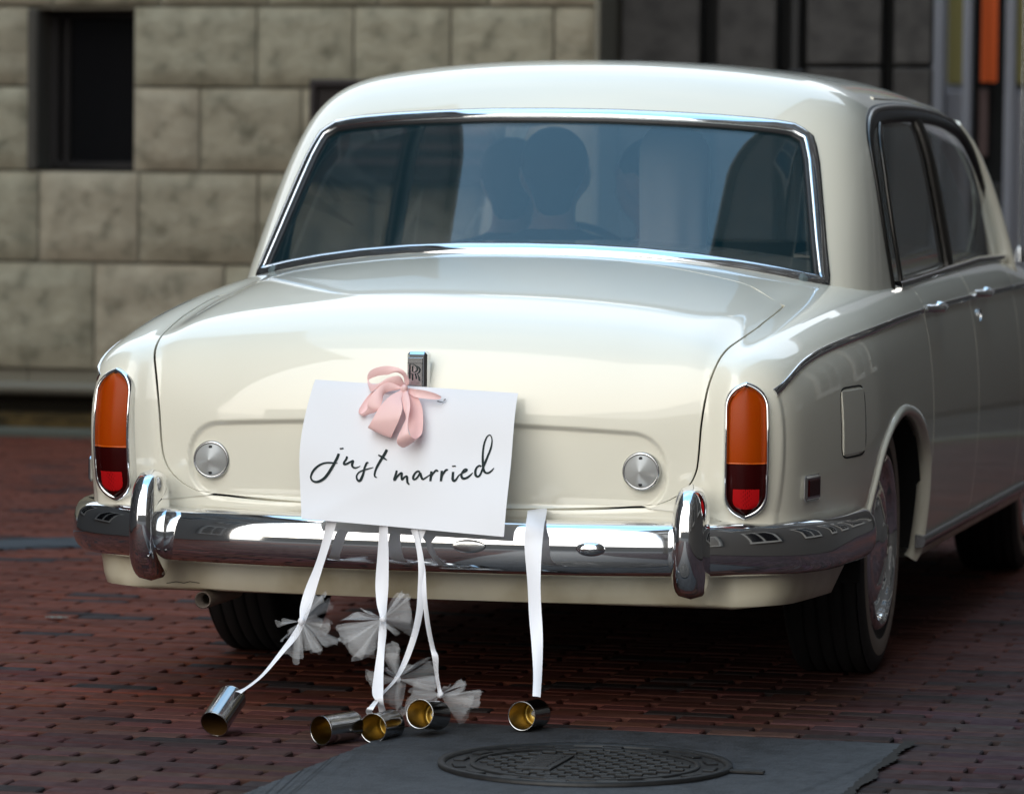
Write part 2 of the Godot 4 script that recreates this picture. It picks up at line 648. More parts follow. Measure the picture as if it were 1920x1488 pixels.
func street() -> void:
	var ground := Geo.new()
	ground.face([Vector3(-60, 0.006, -60), Vector3(60, 0.006, -60), Vector3(60, 0.006, 60), Vector3(-60, 0.006, 60)], Vector3.UP)
	setting(put("ground", ground, M.joint))
	# brick paving: rows run across the street
	var pave := Node3D.new()
	pave.name = "pavement"
	add_child(pave)
	setting(pave)
	var shapes := []
	for k in 4:
		var g := Geo.new()
		g.box(Vector3.ZERO, Vector3(0.2005 - 0.002 * k, 0.05, 0.0664 - 0.0008 * (k % 2)), 0.003)
		shapes.append(g.mesh())
	var tones := FastNoiseLite.new()
	tones.seed = 3
	tones.frequency = 0.22
	var list := []
	var row := 0
	var z := 8.6
	while z > -9.45:
		var x := -9.0 + (0.106 if row % 2 == 0 else 0.0) + rng.randf_range(-0.012, 0.012)
		while x < 7.0:
			var xc := x + rng.randf_range(-0.004, 0.004)
			if not in_patch(xc, z, -0.12):
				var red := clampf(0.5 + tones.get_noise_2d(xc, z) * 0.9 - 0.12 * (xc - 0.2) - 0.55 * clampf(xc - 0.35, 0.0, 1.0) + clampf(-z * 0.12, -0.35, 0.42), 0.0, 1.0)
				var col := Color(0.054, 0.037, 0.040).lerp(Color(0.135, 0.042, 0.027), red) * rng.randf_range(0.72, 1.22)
				if rng.randf() < 0.08:
					col = Color(0.040, 0.031, 0.031) * rng.randf_range(0.8, 1.2)
				col.a = 1.0
				var b := Basis.from_euler(Vector3(rng.randf_range(-0.02, 0.02), rng.randf_range(-0.012, 0.012), rng.randf_range(-0.008, 0.008)))
				list.append([Transform3D(b, Vector3(xc, ROAD - 0.0255 + rng.randf_range(-0.0018, 0.0018), z + rng.randf_range(-0.0015, 0.0015))), col, row % 4])
			x += 0.212
		z -= 0.0715
		row += 1
	# the bricks nearest to the picture's front are parts, one by one
	var near := []
	var rest := []
	for b in list:
		var o: Vector3 = b[0].origin
		var key := 99.0
		if o.z < 1.25 and o.z > -1.2:
			var dz := 9.09 - o.z
			var side := (o.x - 2.43) / dz
			if side > -0.382 and side < -0.118:
				key = dz
		if key < 90.0:
			near.append([key, b])
		else:
			rest.append(b)
	near.sort_custom(func(p, q): return p[0] < q[0])
	for k in near.size():
		if k >= 300:
			rest.append(near[k][1])
			continue
		var b: Array = near[k][1]
		var mi := MeshInstance3D.new()
		mi.name = "brick" if k == 0 else "brick_%03d" % k
		mi.mesh = tinted(shapes[b[2]], b[1])
		mi.material_override = M.brick
		mi.transform = b[0]
		pave.add_child(mi, true)
	var mm := MultiMesh.new()
	mm.transform_format = MultiMesh.TRANSFORM_3D
	mm.use_colors = true
	mm.mesh = shapes[0]
	mm.instance_count = rest.size()
	for k in rest.size():
		mm.set_instance_transform(k, rest[k][0])
		mm.set_instance_color(k, rest[k][1])
	var far := MultiMeshInstance3D.new()
	far.name = "far_bricks"
	far.multimesh = mm
	far.material_override = M.brick
	far.set_meta("kind", "stuff")
	pave.add_child(far, true)
	# asphalt patches, a ragged rim
	var pa := Geo.new()
	pa_sheet(pa, [Vector2(0.016, -0.019), Vector2(1.105, 0.023), Vector2(1.100, 8.6), Vector2(-0.284, 8.6)], ROAD + 0.006)
	setting(put("asphalt_patch", pa, M.asphalt))
	# broken joint along the patch's right edge
	var cr := Geo.new()
	var CL := PackedVector3Array()
	var CR := PackedVector3Array()
	for i in 240:
		var cz := lerpf(0.023, 3.2, i / 239.0)
		CL.append(Vector3(1.097 + rng.randf_range(-0.004, 0.003), ROAD + 0.0075, cz))
		CR.append(Vector3(1.119 + 0.006 * sin(cz * 23.0) + rng.randf_range(-0.005, 0.005), ROAD + 0.0075, cz))
	cr.strip(CL, CR, 2)
	face_to(cr, Vector3.UP)
	setting(put("road_crack", cr, M.joint))
	var pb := Geo.new()
	var d := Vector2(0.77, -0.638)
	var w := Vector2(0.638, 0.77)
	var c0 := Vector2(-2.468, -3.933)
	pa_sheet(pb, [c0 - d * 4.0 + w * 0.17, c0 - d * 4.0 - w * 0.17, c0 + d * 1.6 - w * 0.17, c0 + d * 1.6 + w * 0.17], ROAD + 0.006)
	setting(put("asphalt_strip", pb, M.asphalt))
	# manhole cover in the patch
	var mh := thing("manhole_cover", "round cast iron manhole cover with raised studs set in the dark asphalt patch", "manhole cover", Vector3(0.527, ROAD + 0.002, 0.626))
	var rim := Geo.new()
	rim.lathe([[0.302, 0.005], [0.302, 0.014], [0.288, 0.014], [0.286, 0.006]], Transform3D.IDENTITY, 72, false)
	fix_out(rim, Vector3(0, -1, 0))
	put("rim", rim, M.iron, mh)
	var pl := Geo.new()
	var disc := PackedVector3Array()
	for k in [0.0, 0.1, 0.2, 0.287]:
		for s in 72:
			disc.append(Vector3(cos(TAU * s / 72) * k, 0.007, sin(TAU * s / 72) * k))
	pl.grid(disc, 4, 72, filled(Vector3.UP, disc.size()), false, false, true)
	put("plate", pl, M.iron, mh)
	var rg := Geo.new()
	rg.lathe([[0.236, 0.007], [0.236, 0.0115], [0.226, 0.0115], [0.226, 0.007]], Transform3D.IDENTITY, 64)
	fix_out(rg, Vector3(0, -1, 0))
	put("ring", rg, M.iron, mh)
	var studs := Geo.new()
	for i in range(-5, 6):
		for j in range(-7, 8):
			var x: float = i * 0.044 + (0.022 if j % 2 else 0.0)
			var zz := j * 0.030
			if Vector2(x, zz).length() > 0.212 or (absf(x + 0.085) < 0.045 and absf(zz) < 0.13):
				continue
			studs.box(Vector3(x, 0.0095, zz), Vector3(0.03, 0.006, 0.012), 0.0015)
	for s in 16:
		var a := TAU * s / 16
		studs.box(Vector3(cos(a) * 0.261, 0.009, sin(a) * 0.261), Vector3(0.024, 0.005, 0.045), 0.0015, Basis(Vector3.UP, -a))
	put("studs", studs, M.iron, mh).set_meta("kind", "stuff")
	var pt := Geo.new()
	pt.box(Vector3(-0.085, 0.0092, 0), Vector3(0.075, 0.005, 0.22), 0.001)
	for k in 7:
		pt.box(Vector3(-0.085, 0.0125, -0.08 + k * 0.026), Vector3(0.05, 0.003, 0.008), 0.0008)
	put("name_panel", pt, M.iron, mh)
	var key := Geo.new()
	key.box(Vector3(0.335, 0.0085, 0.0), Vector3(0.075, 0.006, 0.02), 0.001)
	put("key_slot", key, M.iron, mh)

func filled(p: Vector3, count: int) -> PackedVector3Array:
	var out := PackedVector3Array()
	out.resize(count)
	out.fill(p)
	return out

# turn a closed-off lathe so that its faces look away from an inner point
func fix_out(g: Geo, inner: Vector3) -> void:
	var s := 0.0
	for k in g.v.size():
		s += g.n[k].dot(g.v[k] - inner)
	if s < 0.0:
		for k in g.n.size():
			g.n[k] = -g.n[k]
		for k in range(0, g.idx.size(), 3):
			var w := g.idx[k + 1]
			g.idx[k + 1] = g.idx[k + 2]
			g.idx[k + 2] = w

# turn an open sheet so that it faces d
func face_to(g: Geo, d: Vector3) -> void:
	var s := 0.0
	for k in g.n.size():
		s += g.n[k].dot(d)
	if s < 0.0:
		for k in g.n.size():
			g.n[k] = -g.n[k]
		for k in range(0, g.idx.size(), 3):
			var w := g.idx[k + 1]
			g.idx[k + 1] = g.idx[k + 2]
			g.idx[k + 2] = w

func pa_sheet(g: Geo, corner: Array, y: float) -> void:
	var rim := []
	for k in 4:
		var a: Vector2 = corner[k]
		var b: Vector2 = corner[(k + 1) % 4]
		var n := int(a.distance_to(b) / 0.02)
		var side := (b - a).orthogonal().normalized()
		for i in n:
			rim.append(a.lerp(b, float(i) / n) + side * rng.randf_range(-0.004, 0.004))
	var mid := Vector2.ZERO
	for p in rim:
		mid += p
	mid /= rim.size()
	var P := PackedVector3Array()
	for f in [1.0, 0.99, 0.6, 0.0]:
		for p in rim:
			var q: Vector2 = mid.lerp(p, f)
			P.append(Vector3(q.x, y if f < 1.0 else y - 0.012, q.y))
	g.grid(P, 4, rim.size(), filled(Vector3.UP, P.size()), false, false, true)

var tints := {}
func tinted(m: ArrayMesh, c: Color) -> ArrayMesh:
	# a few shared tones for the single bricks
	var q := Color(snappedf(c.r, 0.012), snappedf(c.g, 0.006), snappedf(c.b, 0.006))
	var key := [m.get_instance_id(), q.to_html()]
	if tints.has(key):
		return tints[key]
	var a := m.surface_get_arrays(0)
	var cc := PackedColorArray()
	cc.resize(a[Mesh.ARRAY_VERTEX].size())
	cc.fill(q)
	a[Mesh.ARRAY_COLOR] = cc
	var r := ArrayMesh.new()
	r.add_surface_from_arrays(Mesh.PRIMITIVE_TRIANGLES, a)
	tints[key] = r
	return r

# ------------------------------------------------------------------ buildings
func stone_block(x0: float, x1: float, y0: float, y1: float, zf: float, seed_: int) -> Geo:
	# a rough-faced ashlar: drafted margin, bulging uneven face
	var g := Geo.new()
	var fn := FastNoiseLite.new()
	fn.seed = seed_
	fn.frequency = 5.0
	var P := PackedVector3Array()
	var nu := 9
	var nv := 11
	for i in nu:
		for j in nv:
			var u := float(j) / (nv - 1)
			var w := float(i) / (nu - 1)
			var e := minf(minf(u, 1 - u) * (x1 - x0), minf(w, 1 - w) * (y1 - y0))
			var d := -0.016 if e < 0.001 else smoothstep(0.0, 0.05, e) * (0.006 + 0.010 * fn.get_noise_3d(u * (x1 - x0), w * (y1 - y0), seed_ * 3.1))
			P.append(Vector3(lerpf(x0, x1, u), lerpf(y0, y1, w), zf + d))
	g.grid(P, nu, nv)
	if g.n[nv * 4 + 5].z < 0:
		for k in g.n.size():
			g.n[k] = -g.n[k]
		for k in range(0, g.idx.size(), 3):
			var t := g.idx[k + 1]
			g.idx[k + 1] = g.idx[k + 2]
			g.idx[k + 2] = t
	return g

func stone_building() -> void:
	var Z := -9.6
	var b := thing("stone_building", "building of large rough grey-beige stone blocks behind the car on the left", "building", Vector3.ZERO)
	var core := Geo.new()
	core.box(Vector3(-8.93 - 0.435, 2.5, Z - 0.42), Vector3(9.8, 4.5, 0.75), 0)                                  # left of the window
	core.box(Vector3((-3.95 - 1.74) / 2, 2.5, Z - 0.42), Vector3(2.21, 4.5, 0.75), 0)                     # right of it
	core.box(Vector3(-4.205, 3.37, Z - 0.42), Vector3(0.51, 2.76, 0.75), 0)                                # above
	core.box(Vector3(-4.205, 0.745, Z - 0.42), Vector3(0.51, 1.0, 0.75), 0)                                # below
	put("wall", core, M.mortar, b)
	var n := 0
	var blocks := []
	# rows seen in the photograph: y0, y1, joints
	blocks.append([1.637, 2.004, [[-5.9, -5.05], [-5.05, -4.455], [-3.945, -3.353], [-3.353, -2.892], [-2.892, -2.436], [-2.436, -1.959], [-1.959, -1.765]]])
	blocks.append([1.248, 1.633, [[-5.6, -4.98], [-4.98, -4.44], [-3.945, -3.623], [-3.623, -3.137], [-3.137, -2.6], [-2.6, -2.1], [-2.1, -1.765]]])
	blocks.append([0.826, 1.244, [[-5.9, -4.95], [-4.95, -4.404], [-4.404, -3.916], [-3.916, -3.34], [-3.34, -2.8], [-2.8, -2.3], [-2.3, -1.765]]])
	blocks.append([0.33, 0.822, [[-5.6, -4.75], [-4.75, -4.13], [-4.13, -3.5], [-3.5, -2.9], [-2.9, -2.3], [-2.3, -1.765]]])
	for k in 7:
		var row := []
		var x := -5.9 + 0.23 * (k % 2)
		while x < -1.77:
			var x1 := minf(x + 0.52 + 0.05 * ((k * 7) % 3), -1.765)
			if -1.765 - x1 < 0.2:
				x1 = -1.765
			row.append([x, x1])
			x = x1
		blocks.append([2.008 + 0.39 * k, 2.394 + 0.39 * k, row])
	for r in blocks:
		for q in r[2]:
			n += 1
			put("stone_block", stone_block(q[0] + 0.005, q[1] - 0.005, r[0] + 0.004, r[1] - 0.004, Z + rng.randf_range(-0.004, 0.004), n), M["stone_%d" % rng.randi_range(0, 2)], b)
	# end quoin strip and the moulding at the foot
	var q := Geo.new()
	q.box(Vector3(-1.752, 2.5, Z - 0.3), Vector3(0.026, 4.5, 0.64), 0.006)
	put("edge_strip", q, M.mortar, b)
	var mo := Geo.new()
	var sec := [Vector2(0, 0), Vector2(0.05, 0), Vector2(0.06, 0.03), Vector2(0.035, 0.055), Vector2(0.0, 0.06)]
	mo.sweep(PackedVector3Array([Vector3(-9, 0.262, Z - 0.03), Vector3(-5, 0.262, Z - 0.03), Vector3(-1.72, 0.262, Z - 0.03)]), filled(Vector3(0, 0, 1), 3), sec)
	put("moulding", mo, M.ledge, b)
	var un := Geo.new()
	un.box(Vector3(-5.4, 0.12, Z - 0.32), Vector3(7.4, 0.3, 0.1), 0)
	put("basement_wall", un, M.basement, b)
	var ms := Geo.new()
	ms.box(Vector3(-5.4, 0.052, Z - 0.16), Vector3(7.4, 0.13, 0.2), 0.02)
	put("basement_sill", ms, M.stone_moss, b)
	# window opening: reveal, frame, panes
	var w := Geo.new()
	w.box(Vector3(-4.205, 1.617, Z - 0.26), Vector3(0.51, 0.75, 0.03), 0)
	var win := put("window", w, M.wood_dark, b)
	var fr := Geo.new()
	for s in [[-4.395, 0.05, 0.74], [-4.33, 0.03, 0.74], [-3.975, 0.03, 0.74]]:
		fr.box(Vector3(s[0], 1.62, Z - 0.215), Vector3(s[1], s[2], 0.06), 0.006)
	for y in [1.27, 1.975]:
		fr.box(Vector3(-4.19, y, Z - 0.21), Vector3(0.42, 0.04, 0.05), 0.006)
	put("frame", fr, M.wood_dark, win)
	var pn := Geo.new()
	pn.box(Vector3(-4.152, 1.622, Z - 0.225), Vector3(0.325, 0.66, 0.006), 0)
	put("pane", pn, M.window_pane, win)
	var rv := Geo.new()
	rv.box(Vector3(-4.435, 1.62, Z - 0.1), Vector3(0.05, 0.745, 0.2), 0.01)
	put("reveal", rv, M.jamb, b)
	# a dark framed vent partly hidden by the car's roof
	var vt := put("vent_frame", vent(Z), M.frame_dark, b)
	var vi := Geo.new()
	for k in 5:
		vi.box(Vector3(-2.6, 1.30 + k * 0.07, Z + 0.03), Vector3(0.72, 0.03, 0.02), 0.003)
	put("bars", vi, M.rust_pink, vt)
	# kerb at the wall's foot
	var kb := Geo.new()
	kb.box(Vector3(-3.5, 0.02, -9.5), Vector3(11.0, 0.075, 0.12), 0.012)
	setting(put("kerb", kb, M.kerb))

func vent(Z: float) -> Geo:
	var g := Geo.new()
	g.box(Vector3(-2.6, 1.44, Z + 0.022), Vector3(0.93, 0.46, 0.012), 0.002)
	g.box(Vector3(-2.6, 1.657, Z + 0.045), Vector3(0.95, 0.03, 0.05), 0.004)
	g.box(Vector3(-2.6, 1.22, Z + 0.045), Vector3(0.95, 0.03, 0.05), 0.004)
	g.box(Vector3(-3.06, 1.44, Z + 0.047), Vector3(0.03, 0.46, 0.05), 0.004)
	g.box(Vector3(-2.14, 1.44, Z + 0.047), Vector3(0.03, 0.46, 0.05), 0.004)
	return g

func shopfront() -> void:
	var Z := -9.95
	var s := thing("dark_shopfront", "dark grey clad shopfront with black gaps beyond the car roof", "building", Vector3.ZERO)
	var bk := Geo.new()
	bk.box(Vector3(-1.03, 2.2, Z - 0.2), Vector3(1.4, 4.4, 0.1), 0)
	put("back_wall", bk, M.gap, s)
	for p in [[-1.715, -1.35], [-1.27, -1.0], [-0.86, -0.52], [-0.465, -0.295]]:
		for y in ([[0.0, 1.745], [1.76, 4.4]] if p[0] > -0.9 else [[0.0, 4.4]]):
			var g := Geo.new()
			g.box(Vector3((p[0] + p[1]) / 2, (y[0] + y[1]) / 2, Z), Vector3(p[1] - p[0], y[1] - y[0], 0.08), 0.008)
			put("cladding_panel", g, M.cladding, s)
	var br := Geo.new()
	br.box(Vector3(-0.93, 1.2, Z - 0.08), Vector3(0.05, 2.4, 0.05), 0.01)
	br.box(Vector3(-0.92, 1.66, Z - 0.06), Vector3(0.1, 0.16, 0.08), 0.02)
	put("lock_post", br, M.black, s)
	var up := Geo.new()
	up.box(Vector3(-1.0, 4.6, Z - 0.15), Vector3(1.55, 0.4, 0.5), 0.03)
	put("upper_wall", up, M.stone_dark, s)
	# further along the alley
	var Y := -13.0
	var a := thing("pale_shop", "pale grey shop bay with olive panels in the far right background", "building", Vector3.ZERO)
	var w := Geo.new()
	w.box(Vector3(0.3, 0.86, Y - 0.15), Vector3(2.2, 1.72, 0.1), 0.01)
	w.box(Vector3(0.3, 3.35, Y - 0.25), Vector3(2.2, 3.3, 0.1), 0.01)
	put("wall", w, M.lilac_grey, a)
	for x in [-0.705, -0.55, -0.33]:
		var g := Geo.new()
		g.box(Vector3(x, 2.2, Y - 0.05), Vector3(0.05 if x > -0.6 else 0.07, 4.4, 0.1), 0.01)
		put("pillar", g, M.lilac_grey, a)
	for x in [[-0.665, -0.575], [-0.305, -0.1]]:
		var g := Geo.new()
		g.box(Vector3((x[0] + x[1]) / 2, 2.75, Y - 0.13), Vector3(x[1] - x[0], 2.0, 0.06), 0.006)
		put("panel", g, M.olive, a)
	var dk := Geo.new()
	dk.box(Vector3(-0.443, 2.2, Y - 0.085), Vector3(0.165, 4.4, 0.02), 0)
	put("dark_recess", dk, M.gap, a)
	var ds := Geo.new()
	ds.box(Vector3(-0.42, 0.62, Y - 0.04), Vector3(0.11, 1.24, 0.05), 0.01)
	put("door", ds, M.stone_dark, a)
	var dl := Geo.new()
	dl.box(Vector3(-0.465, 1.55, Y - 0.05), Vector3(0.05, 0.35, 0.03), 0.005)
	put("notice_board", dl, M.rust_pink, a)
	var o := Geo.new()
	var P := PackedVector3Array()
	for i in 12:
		for j in 6:
			P.append(Vector3(-0.475 + 0.085 * j / 5.0, 1.76 + 1.6 * i / 11.0, Y + 0.02 + 0.006 * sin(j * 1.3 + i * 0.4)))
	o.grid(P, 12, 6)
	var th := put("banner", o, M.orange)
	th.set_meta("label", "narrow orange banner hanging between the pale shop pillars at far right")
	th.set_meta("category", "banner")

# plain street fronts that stand beside the street and show only as reflections
func facade_block(called: String, label: String, at: Vector3, size: Vector3, face_x: float, m: Material) -> void:
	var b := thing(called, label, "building", at)
	var g := Geo.new()
	g.box(Vector3(0, size.y / 2, 0), size, 0.05)
	put("wall", g, m, b)
	var fx := size.x / 2 * face_x
	var cols := int(size.z / 2.2)
	for c in cols:
		for r in int(size.y / 3.2):
			var zc := -size.z / 2 + (c + 0.5) * size.z / cols
			var yc := 1.9 + r * 3.1
			var fr := Geo.new()
			fr.box(Vector3(fx + 0.02 * face_x, yc, zc), Vector3(0.12, 1.9, 1.15), 0.01)
			var w := put("window", fr, M.facade_trim, b)
			for k in [-1, 1]:
				var pn := Geo.new()
				pn.box(Vector3(fx + 0.083 * face_x, yc, zc + k * 0.26), Vector3(0.01, 1.6, 0.44), 0)
				put("pane", pn, M.window_pane, w)
	var co := Geo.new()
	co.box(Vector3(0, size.y + 0.1, 0), Vector3(size.x + 0.5, 0.25, size.z + 0.4), 0.04)
	put("cornice", co, M.facade_trim, b)

# ------------------------------------------------------------------ the car
var lid_x := [[-0.78, 0.59], [-0.745, 0.660], [-0.70, 0.683], [-0.6, 0.690], [0.0, 0.684], [0.18, 0.682], [0.66, 0.668], [1.02, 0.650], [1.2, 0.634], [1.38, 0.624], [1.62, 0.616], [1.70, 0.606], [1.76, 0.588], [1.805, 0.562], [1.835, 0.53], [1.85, 0.49]]
const LID0 := -0.78
const LID1 := 1.85
const PIVY := 0.62
const PIVZ := -0.45

func spline1(a: Array, f: float) -> float:
	var k := 1
	while k < a.size() - 1 and f > a[k][0]:
		k += 1
	var p0: Array = a[maxi(k - 2, 0)]
	var p1: Array = a[k - 1]
	var p2: Array = a[k]
	var p3: Array = a[mini(k + 1, a.size() - 1)]
	var t := clampf((f - p1[0]) / (p2[0] - p1[0]), 0.0, 1.0)
	var d := p2[0] - p1[0] as float
	var m1: float = (p2[1] - p0[1]) / maxf(p2[0] - p0[0], 1e-6) * d
	var m2: float = (p3[1] - p1[1]) / maxf(p3[0] - p1[0], 1e-6) * d
	var t2 := t * t
	var t3 := t2 * t
	return (2 * t3 - 3 * t2 + 1) * p1[1] + (t3 - 2 * t2 + t) * m1 + (-2 * t3 + 3 * t2) * p2[1] + (t3 - t2) * m2

func lid_seed(u: float, w: float) -> Array:
	var ph := lerpf(LID0, 1.2, u / 0.42) if u < 0.42 else lerpf(1.2, LID1, (u - 0.42) / 0.58)
	var s := w * 2.0 - 1.0
	s = s * (1.5 - 0.5 * s * s) * 0.75 + s * 0.25
	return [Vector3(s * (spline1(lid_x, ph) - 0.0028), PIVY, PIVZ), Vector3(0, cos(ph), sin(ph))]

func scuttle_seed(u: float, w: float) -> Array:
	var x := (w * 2.0 - 1.0)
	x = x * (1.5 - 0.5 * x * x) * 0.703
	var ph: float = lerpf(table([[0.0, -0.786], [0.585, -0.786], [0.655, -0.752], [0.682, -0.708], [0.703, -0.66]], absf(x)), 0.0, u)
	return [Vector3(x, PIVY, lerpf(PIVZ, -1.6, u)), Vector3(0, cos(ph), sin(ph))]

# stations of the rear wing: [inner x, phi or NAN, seed z, B(y, z), A(y, z)]
var wing := [
	[0.70, 0.0, -1.757, 0.90, -1.757, 0.262, -1.755], [0.70, 0.0, -1.60, 0.895, -1.61, 0.40, -1.735], [0.70, 0.0, -1.40, 0.89, -1.42, 0.53, -1.69],
	[0.70, 0.0, -1.15, 0.88, -1.20, 0.61, -1.58], [0.70, 0.0, -0.95, 0.87, -1.0, 0.655, -1.43], [-1.0, -0.66, 0, 0.86, -0.80, 0.672, -1.25],
	[-1.0, -0.2, 0, 0.85, -0.60, 0.655, -1.10], [-1.0, 0.4, 0, 0.835, -0.38, 0.62, -0.98], [-1.0, 0.85, 0, 0.81, -0.24, 0.58, -0.90],
	[-1.0, 1.1, 0, 0.77, -0.165, 0.53, -0.845], [-1.0, 1.25, 0, 0.72, -0.145, 0.50, -0.815], [-1.0, 1.5, 0, 0.62, -0.135, 0.47, -0.79],
	[-1.0, 1.72, 0, 0.53, -0.135, 0.445, -0.77], [-1.0, 1.85, 0, 0.455, -0.135, 0.425, -0.755]]

func wing_row(f: float, col: int) -> float:
	var k := mini(int(f), wing.size() - 2)
	var t := f - k
	var v := []
	for i in [k - 1, k, k + 1, k + 2]:
		var s: Array = wing[clampi(i, 0, wing.size() - 1)]
		v.append(s[col])
	return cubic_interpolate(v[1], v[2], v[0], v[3], t)

func wing_ray(s: Array) -> Array:      # inner seed point and direction of one station
	if s[0] > 0.0:
		return [Vector3(s[0], PIVY, s[2]), Vector3.UP]
	return [Vector3(spline1(lid_x, s[1]) + 0.0028, PIVY, PIVZ), Vector3(0, cos(s[1]), sin(s[1]))]

func wing_seed(u: float, w: float) -> Array:
	var f := u * (wing.size() - 1)
	var k := mini(int(f), wing.size() - 2)
	var t := f - k
	var o: Vector3
	var d: Vector3
	if f >= 5.0:
		var ph := wing_row(f, 1)
		if f <= 6.0:
			ph = lerpf(-0.66, -0.2, t)
		o = Vector3(spline1(lid_x, ph) + 0.0028, PIVY, PIVZ)
		d = Vector3(0, cos(ph), sin(ph))
	else:
		var a := wing_ray(wing[k])
		var b := wing_ray(wing[k + 1])
		o = a[0].lerp(b[0], t)
		d = a[1].lerp(b[1], t).normalized()
	var B := Vector2(wing_row(f, 3), wing_row(f, 4))
	var A := Vector2(wing_row(f, 5), wing_row(f, 6))
	if w < 0.5:
		var q := w * 2.0
		q = q * q * (3 - 2 * q) * 0.5 + q * 0.5
		return [o.lerp(Vector3(0.5, B.x, B.y), q), d.lerp(Vector3.RIGHT, q).normalized()]
	var q := pow(w * 2.0 - 1.0, 1.35)
	var p := B.lerp(A, q)
	return [Vector3(0.5, p.x, p.y), Vector3.RIGHT]

func side_seed(u: float, w: float, z0: float, z1: float, ybot: Callable) -> Array:
	var z := lerpf(z0, z1, u)
	if w < 0.5:
		var a := lerpf(-0.35, PI / 2, w * 2.0)
		return [Vector3(0.6, 0.84, z), Vector3(sin(a), cos(a), 0)]
	var y := lerpf(0.84, ybot.call(z), w * 2.0 - 1.0)
	return [Vector3(0.6, y, z), Vector3.RIGHT]

func valance_seed(u: float, w: float) -> Array:
	var s := u * 2.0 - 1.0
	var a := absf(s)
	var y := lerpf(0.465, 0.305, minf(w / 0.7, 1.0))
	var tilt := maxf(0.0, (w - 0.7) / 0.3) * 1.35
	var o: Vector3
	var d: Vector3
	if a < 0.55:
		o = Vector3(a / 0.55 * 0.66, y, -0.3)
		d = Vector3(0, 0, 1)
	elif a < 0.75:
		var q := (a - 0.55) / 0.2
		o = Vector3(lerpf(0.66, 0.55, q), y, lerpf(-0.3, -0.24, q))
		d = Vector3(sin(q * PI / 2), 0, cos(q * PI / 2))
	else:
		var q := (a - 0.75) / 0.25
		var ze := lerpf(-0.52, -0.77, smoothstep(0.26, 0.48, y))
		o = Vector3(0.55, y, lerpf(-0.24, ze, q))
		d = Vector3.RIGHT
	d = (d * cos(tilt) + Vector3.DOWN * sin(tilt)).normalized()
	if s < 0:
		o.x = -o.x
		d.x = -d.x
	return [o, d]

var gin := [Vector2(0.742, 0.90), Vector2(0.713, 0.983), Vector2(0.690, 1.08), Vector2(0.668, 1.18), Vector2(0.645, 1.28), Vector2(0.626, 1.334), Vector2(0.592, 1.357), Vector2(0.55, 1.364), Vector2(0.50, 1.369), Vector2(0.42, 1.375), Vector2(0.3, 1.381), Vector2(0.15, 1.386), Vector2(0.0, 1.387)]
var gout := [Vector3(-1, 0.90, -1.53), Vector3(-1, 0.985, -1.55), Vector3(-1, 1.10, -1.545), Vector3(-1, 1.21, -1.56), Vector3(-1, 1.31, -1.60), Vector3(-1, 1.365, -1.665), Vector3(-1, 1.40, -1.83), Vector3(-1, 1.42, -2.2), Vector3(-1, 1.425, -2.9), Vector3(0.68, 1.41, -3.55), Vector3(0.48, 1.43, -3.70), Vector3(0.24, 1.45, -3.78), Vector3(0, 1.455, -3.80)]
var gin3 := []
var gout3 := []
const ROOFPIV := Vector3(0, 1.0, -2.2)

func roof_seed(u: float, w: float) -> Array:
	# u from the right foot over the top to the left foot
	var s := u * 2.0
	var left := s > 1.0
	var f := (2.0 - s if left else s) * (gin3.size() - 1)
	var k := mini(int(f), gin3.size() - 2)
	var t := f - k
	var pts := []
	for list in [gin3, gout3]:
		var a: Vector3 = list[maxi(k - 1, 0)]
		var b: Vector3 = list[k]
		var c: Vector3 = list[k + 1]
		var d: Vector3 = list[k + 2] if k + 2 < list.size() else list[k] * Vector3(-1, 1, 1)
		pts.append(b.cubic_interpolate(c, a, d, t) - ROOFPIV)
	var dir: Vector3 = pts[0].normalized().slerp(pts[1].normalized(), w)
	if left:
		dir.x = -dir.x
	return [ROOFPIV, dir]

func on_cabin_z(x: float, y: float) -> Vector3:
	return hit(1, Vector3(x, y, -2.2), Vector3(0, 0, 1))

func aperture() -> Array:      # closed loop of (x, y), anticlockwise from the lower right corner
	var out := []
	for k in range(1, gin.size()):
		out.append(gin[k])
	for k in range(gin.size() - 2, 0, -1):
		out.append(gin[k] * Vector2(-1, 1))
	for x in [-0.62, -0.535, -0.42, -0.29, -0.15, 0.0, 0.15, 0.29, 0.42, 0.535, 0.62]:
		out.append(Vector2(x, 1.055 - 0.072 * pow(absf(x) / 0.713, 2.4)))
	return out

func loop_smooth(a: Array, count: int) -> PackedVector3Array:
	# samples a closed polyline evenly, corners kept
	var total := 0.0
	for k in a.size():
		total += a[k].distance_to(a[(k + 1) % a.size()])
	var out := PackedVector3Array()
	var k := 0
	var run := 0.0
	for i in count:
		var want := total * i / count
		while run + a[k].distance_to(a[(k + 1) % a.size()]) < want:
			run += a[k].distance_to(a[(k + 1) % a.size()])
			k += 1
		var p: Vector2 = a[k].lerp(a[(k + 1) % a.size()], (want - run) / maxf(a[k].distance_to(a[(k + 1) % a.size()]), 1e-6))
		out.append(Vector3(p.x, p.y, 0))
	return out

func both(called: String, g: Geo, m: Material, parent: Node) -> Array:
	return [put(called, g, m, parent), put(called, mirrored(g), m, parent)]

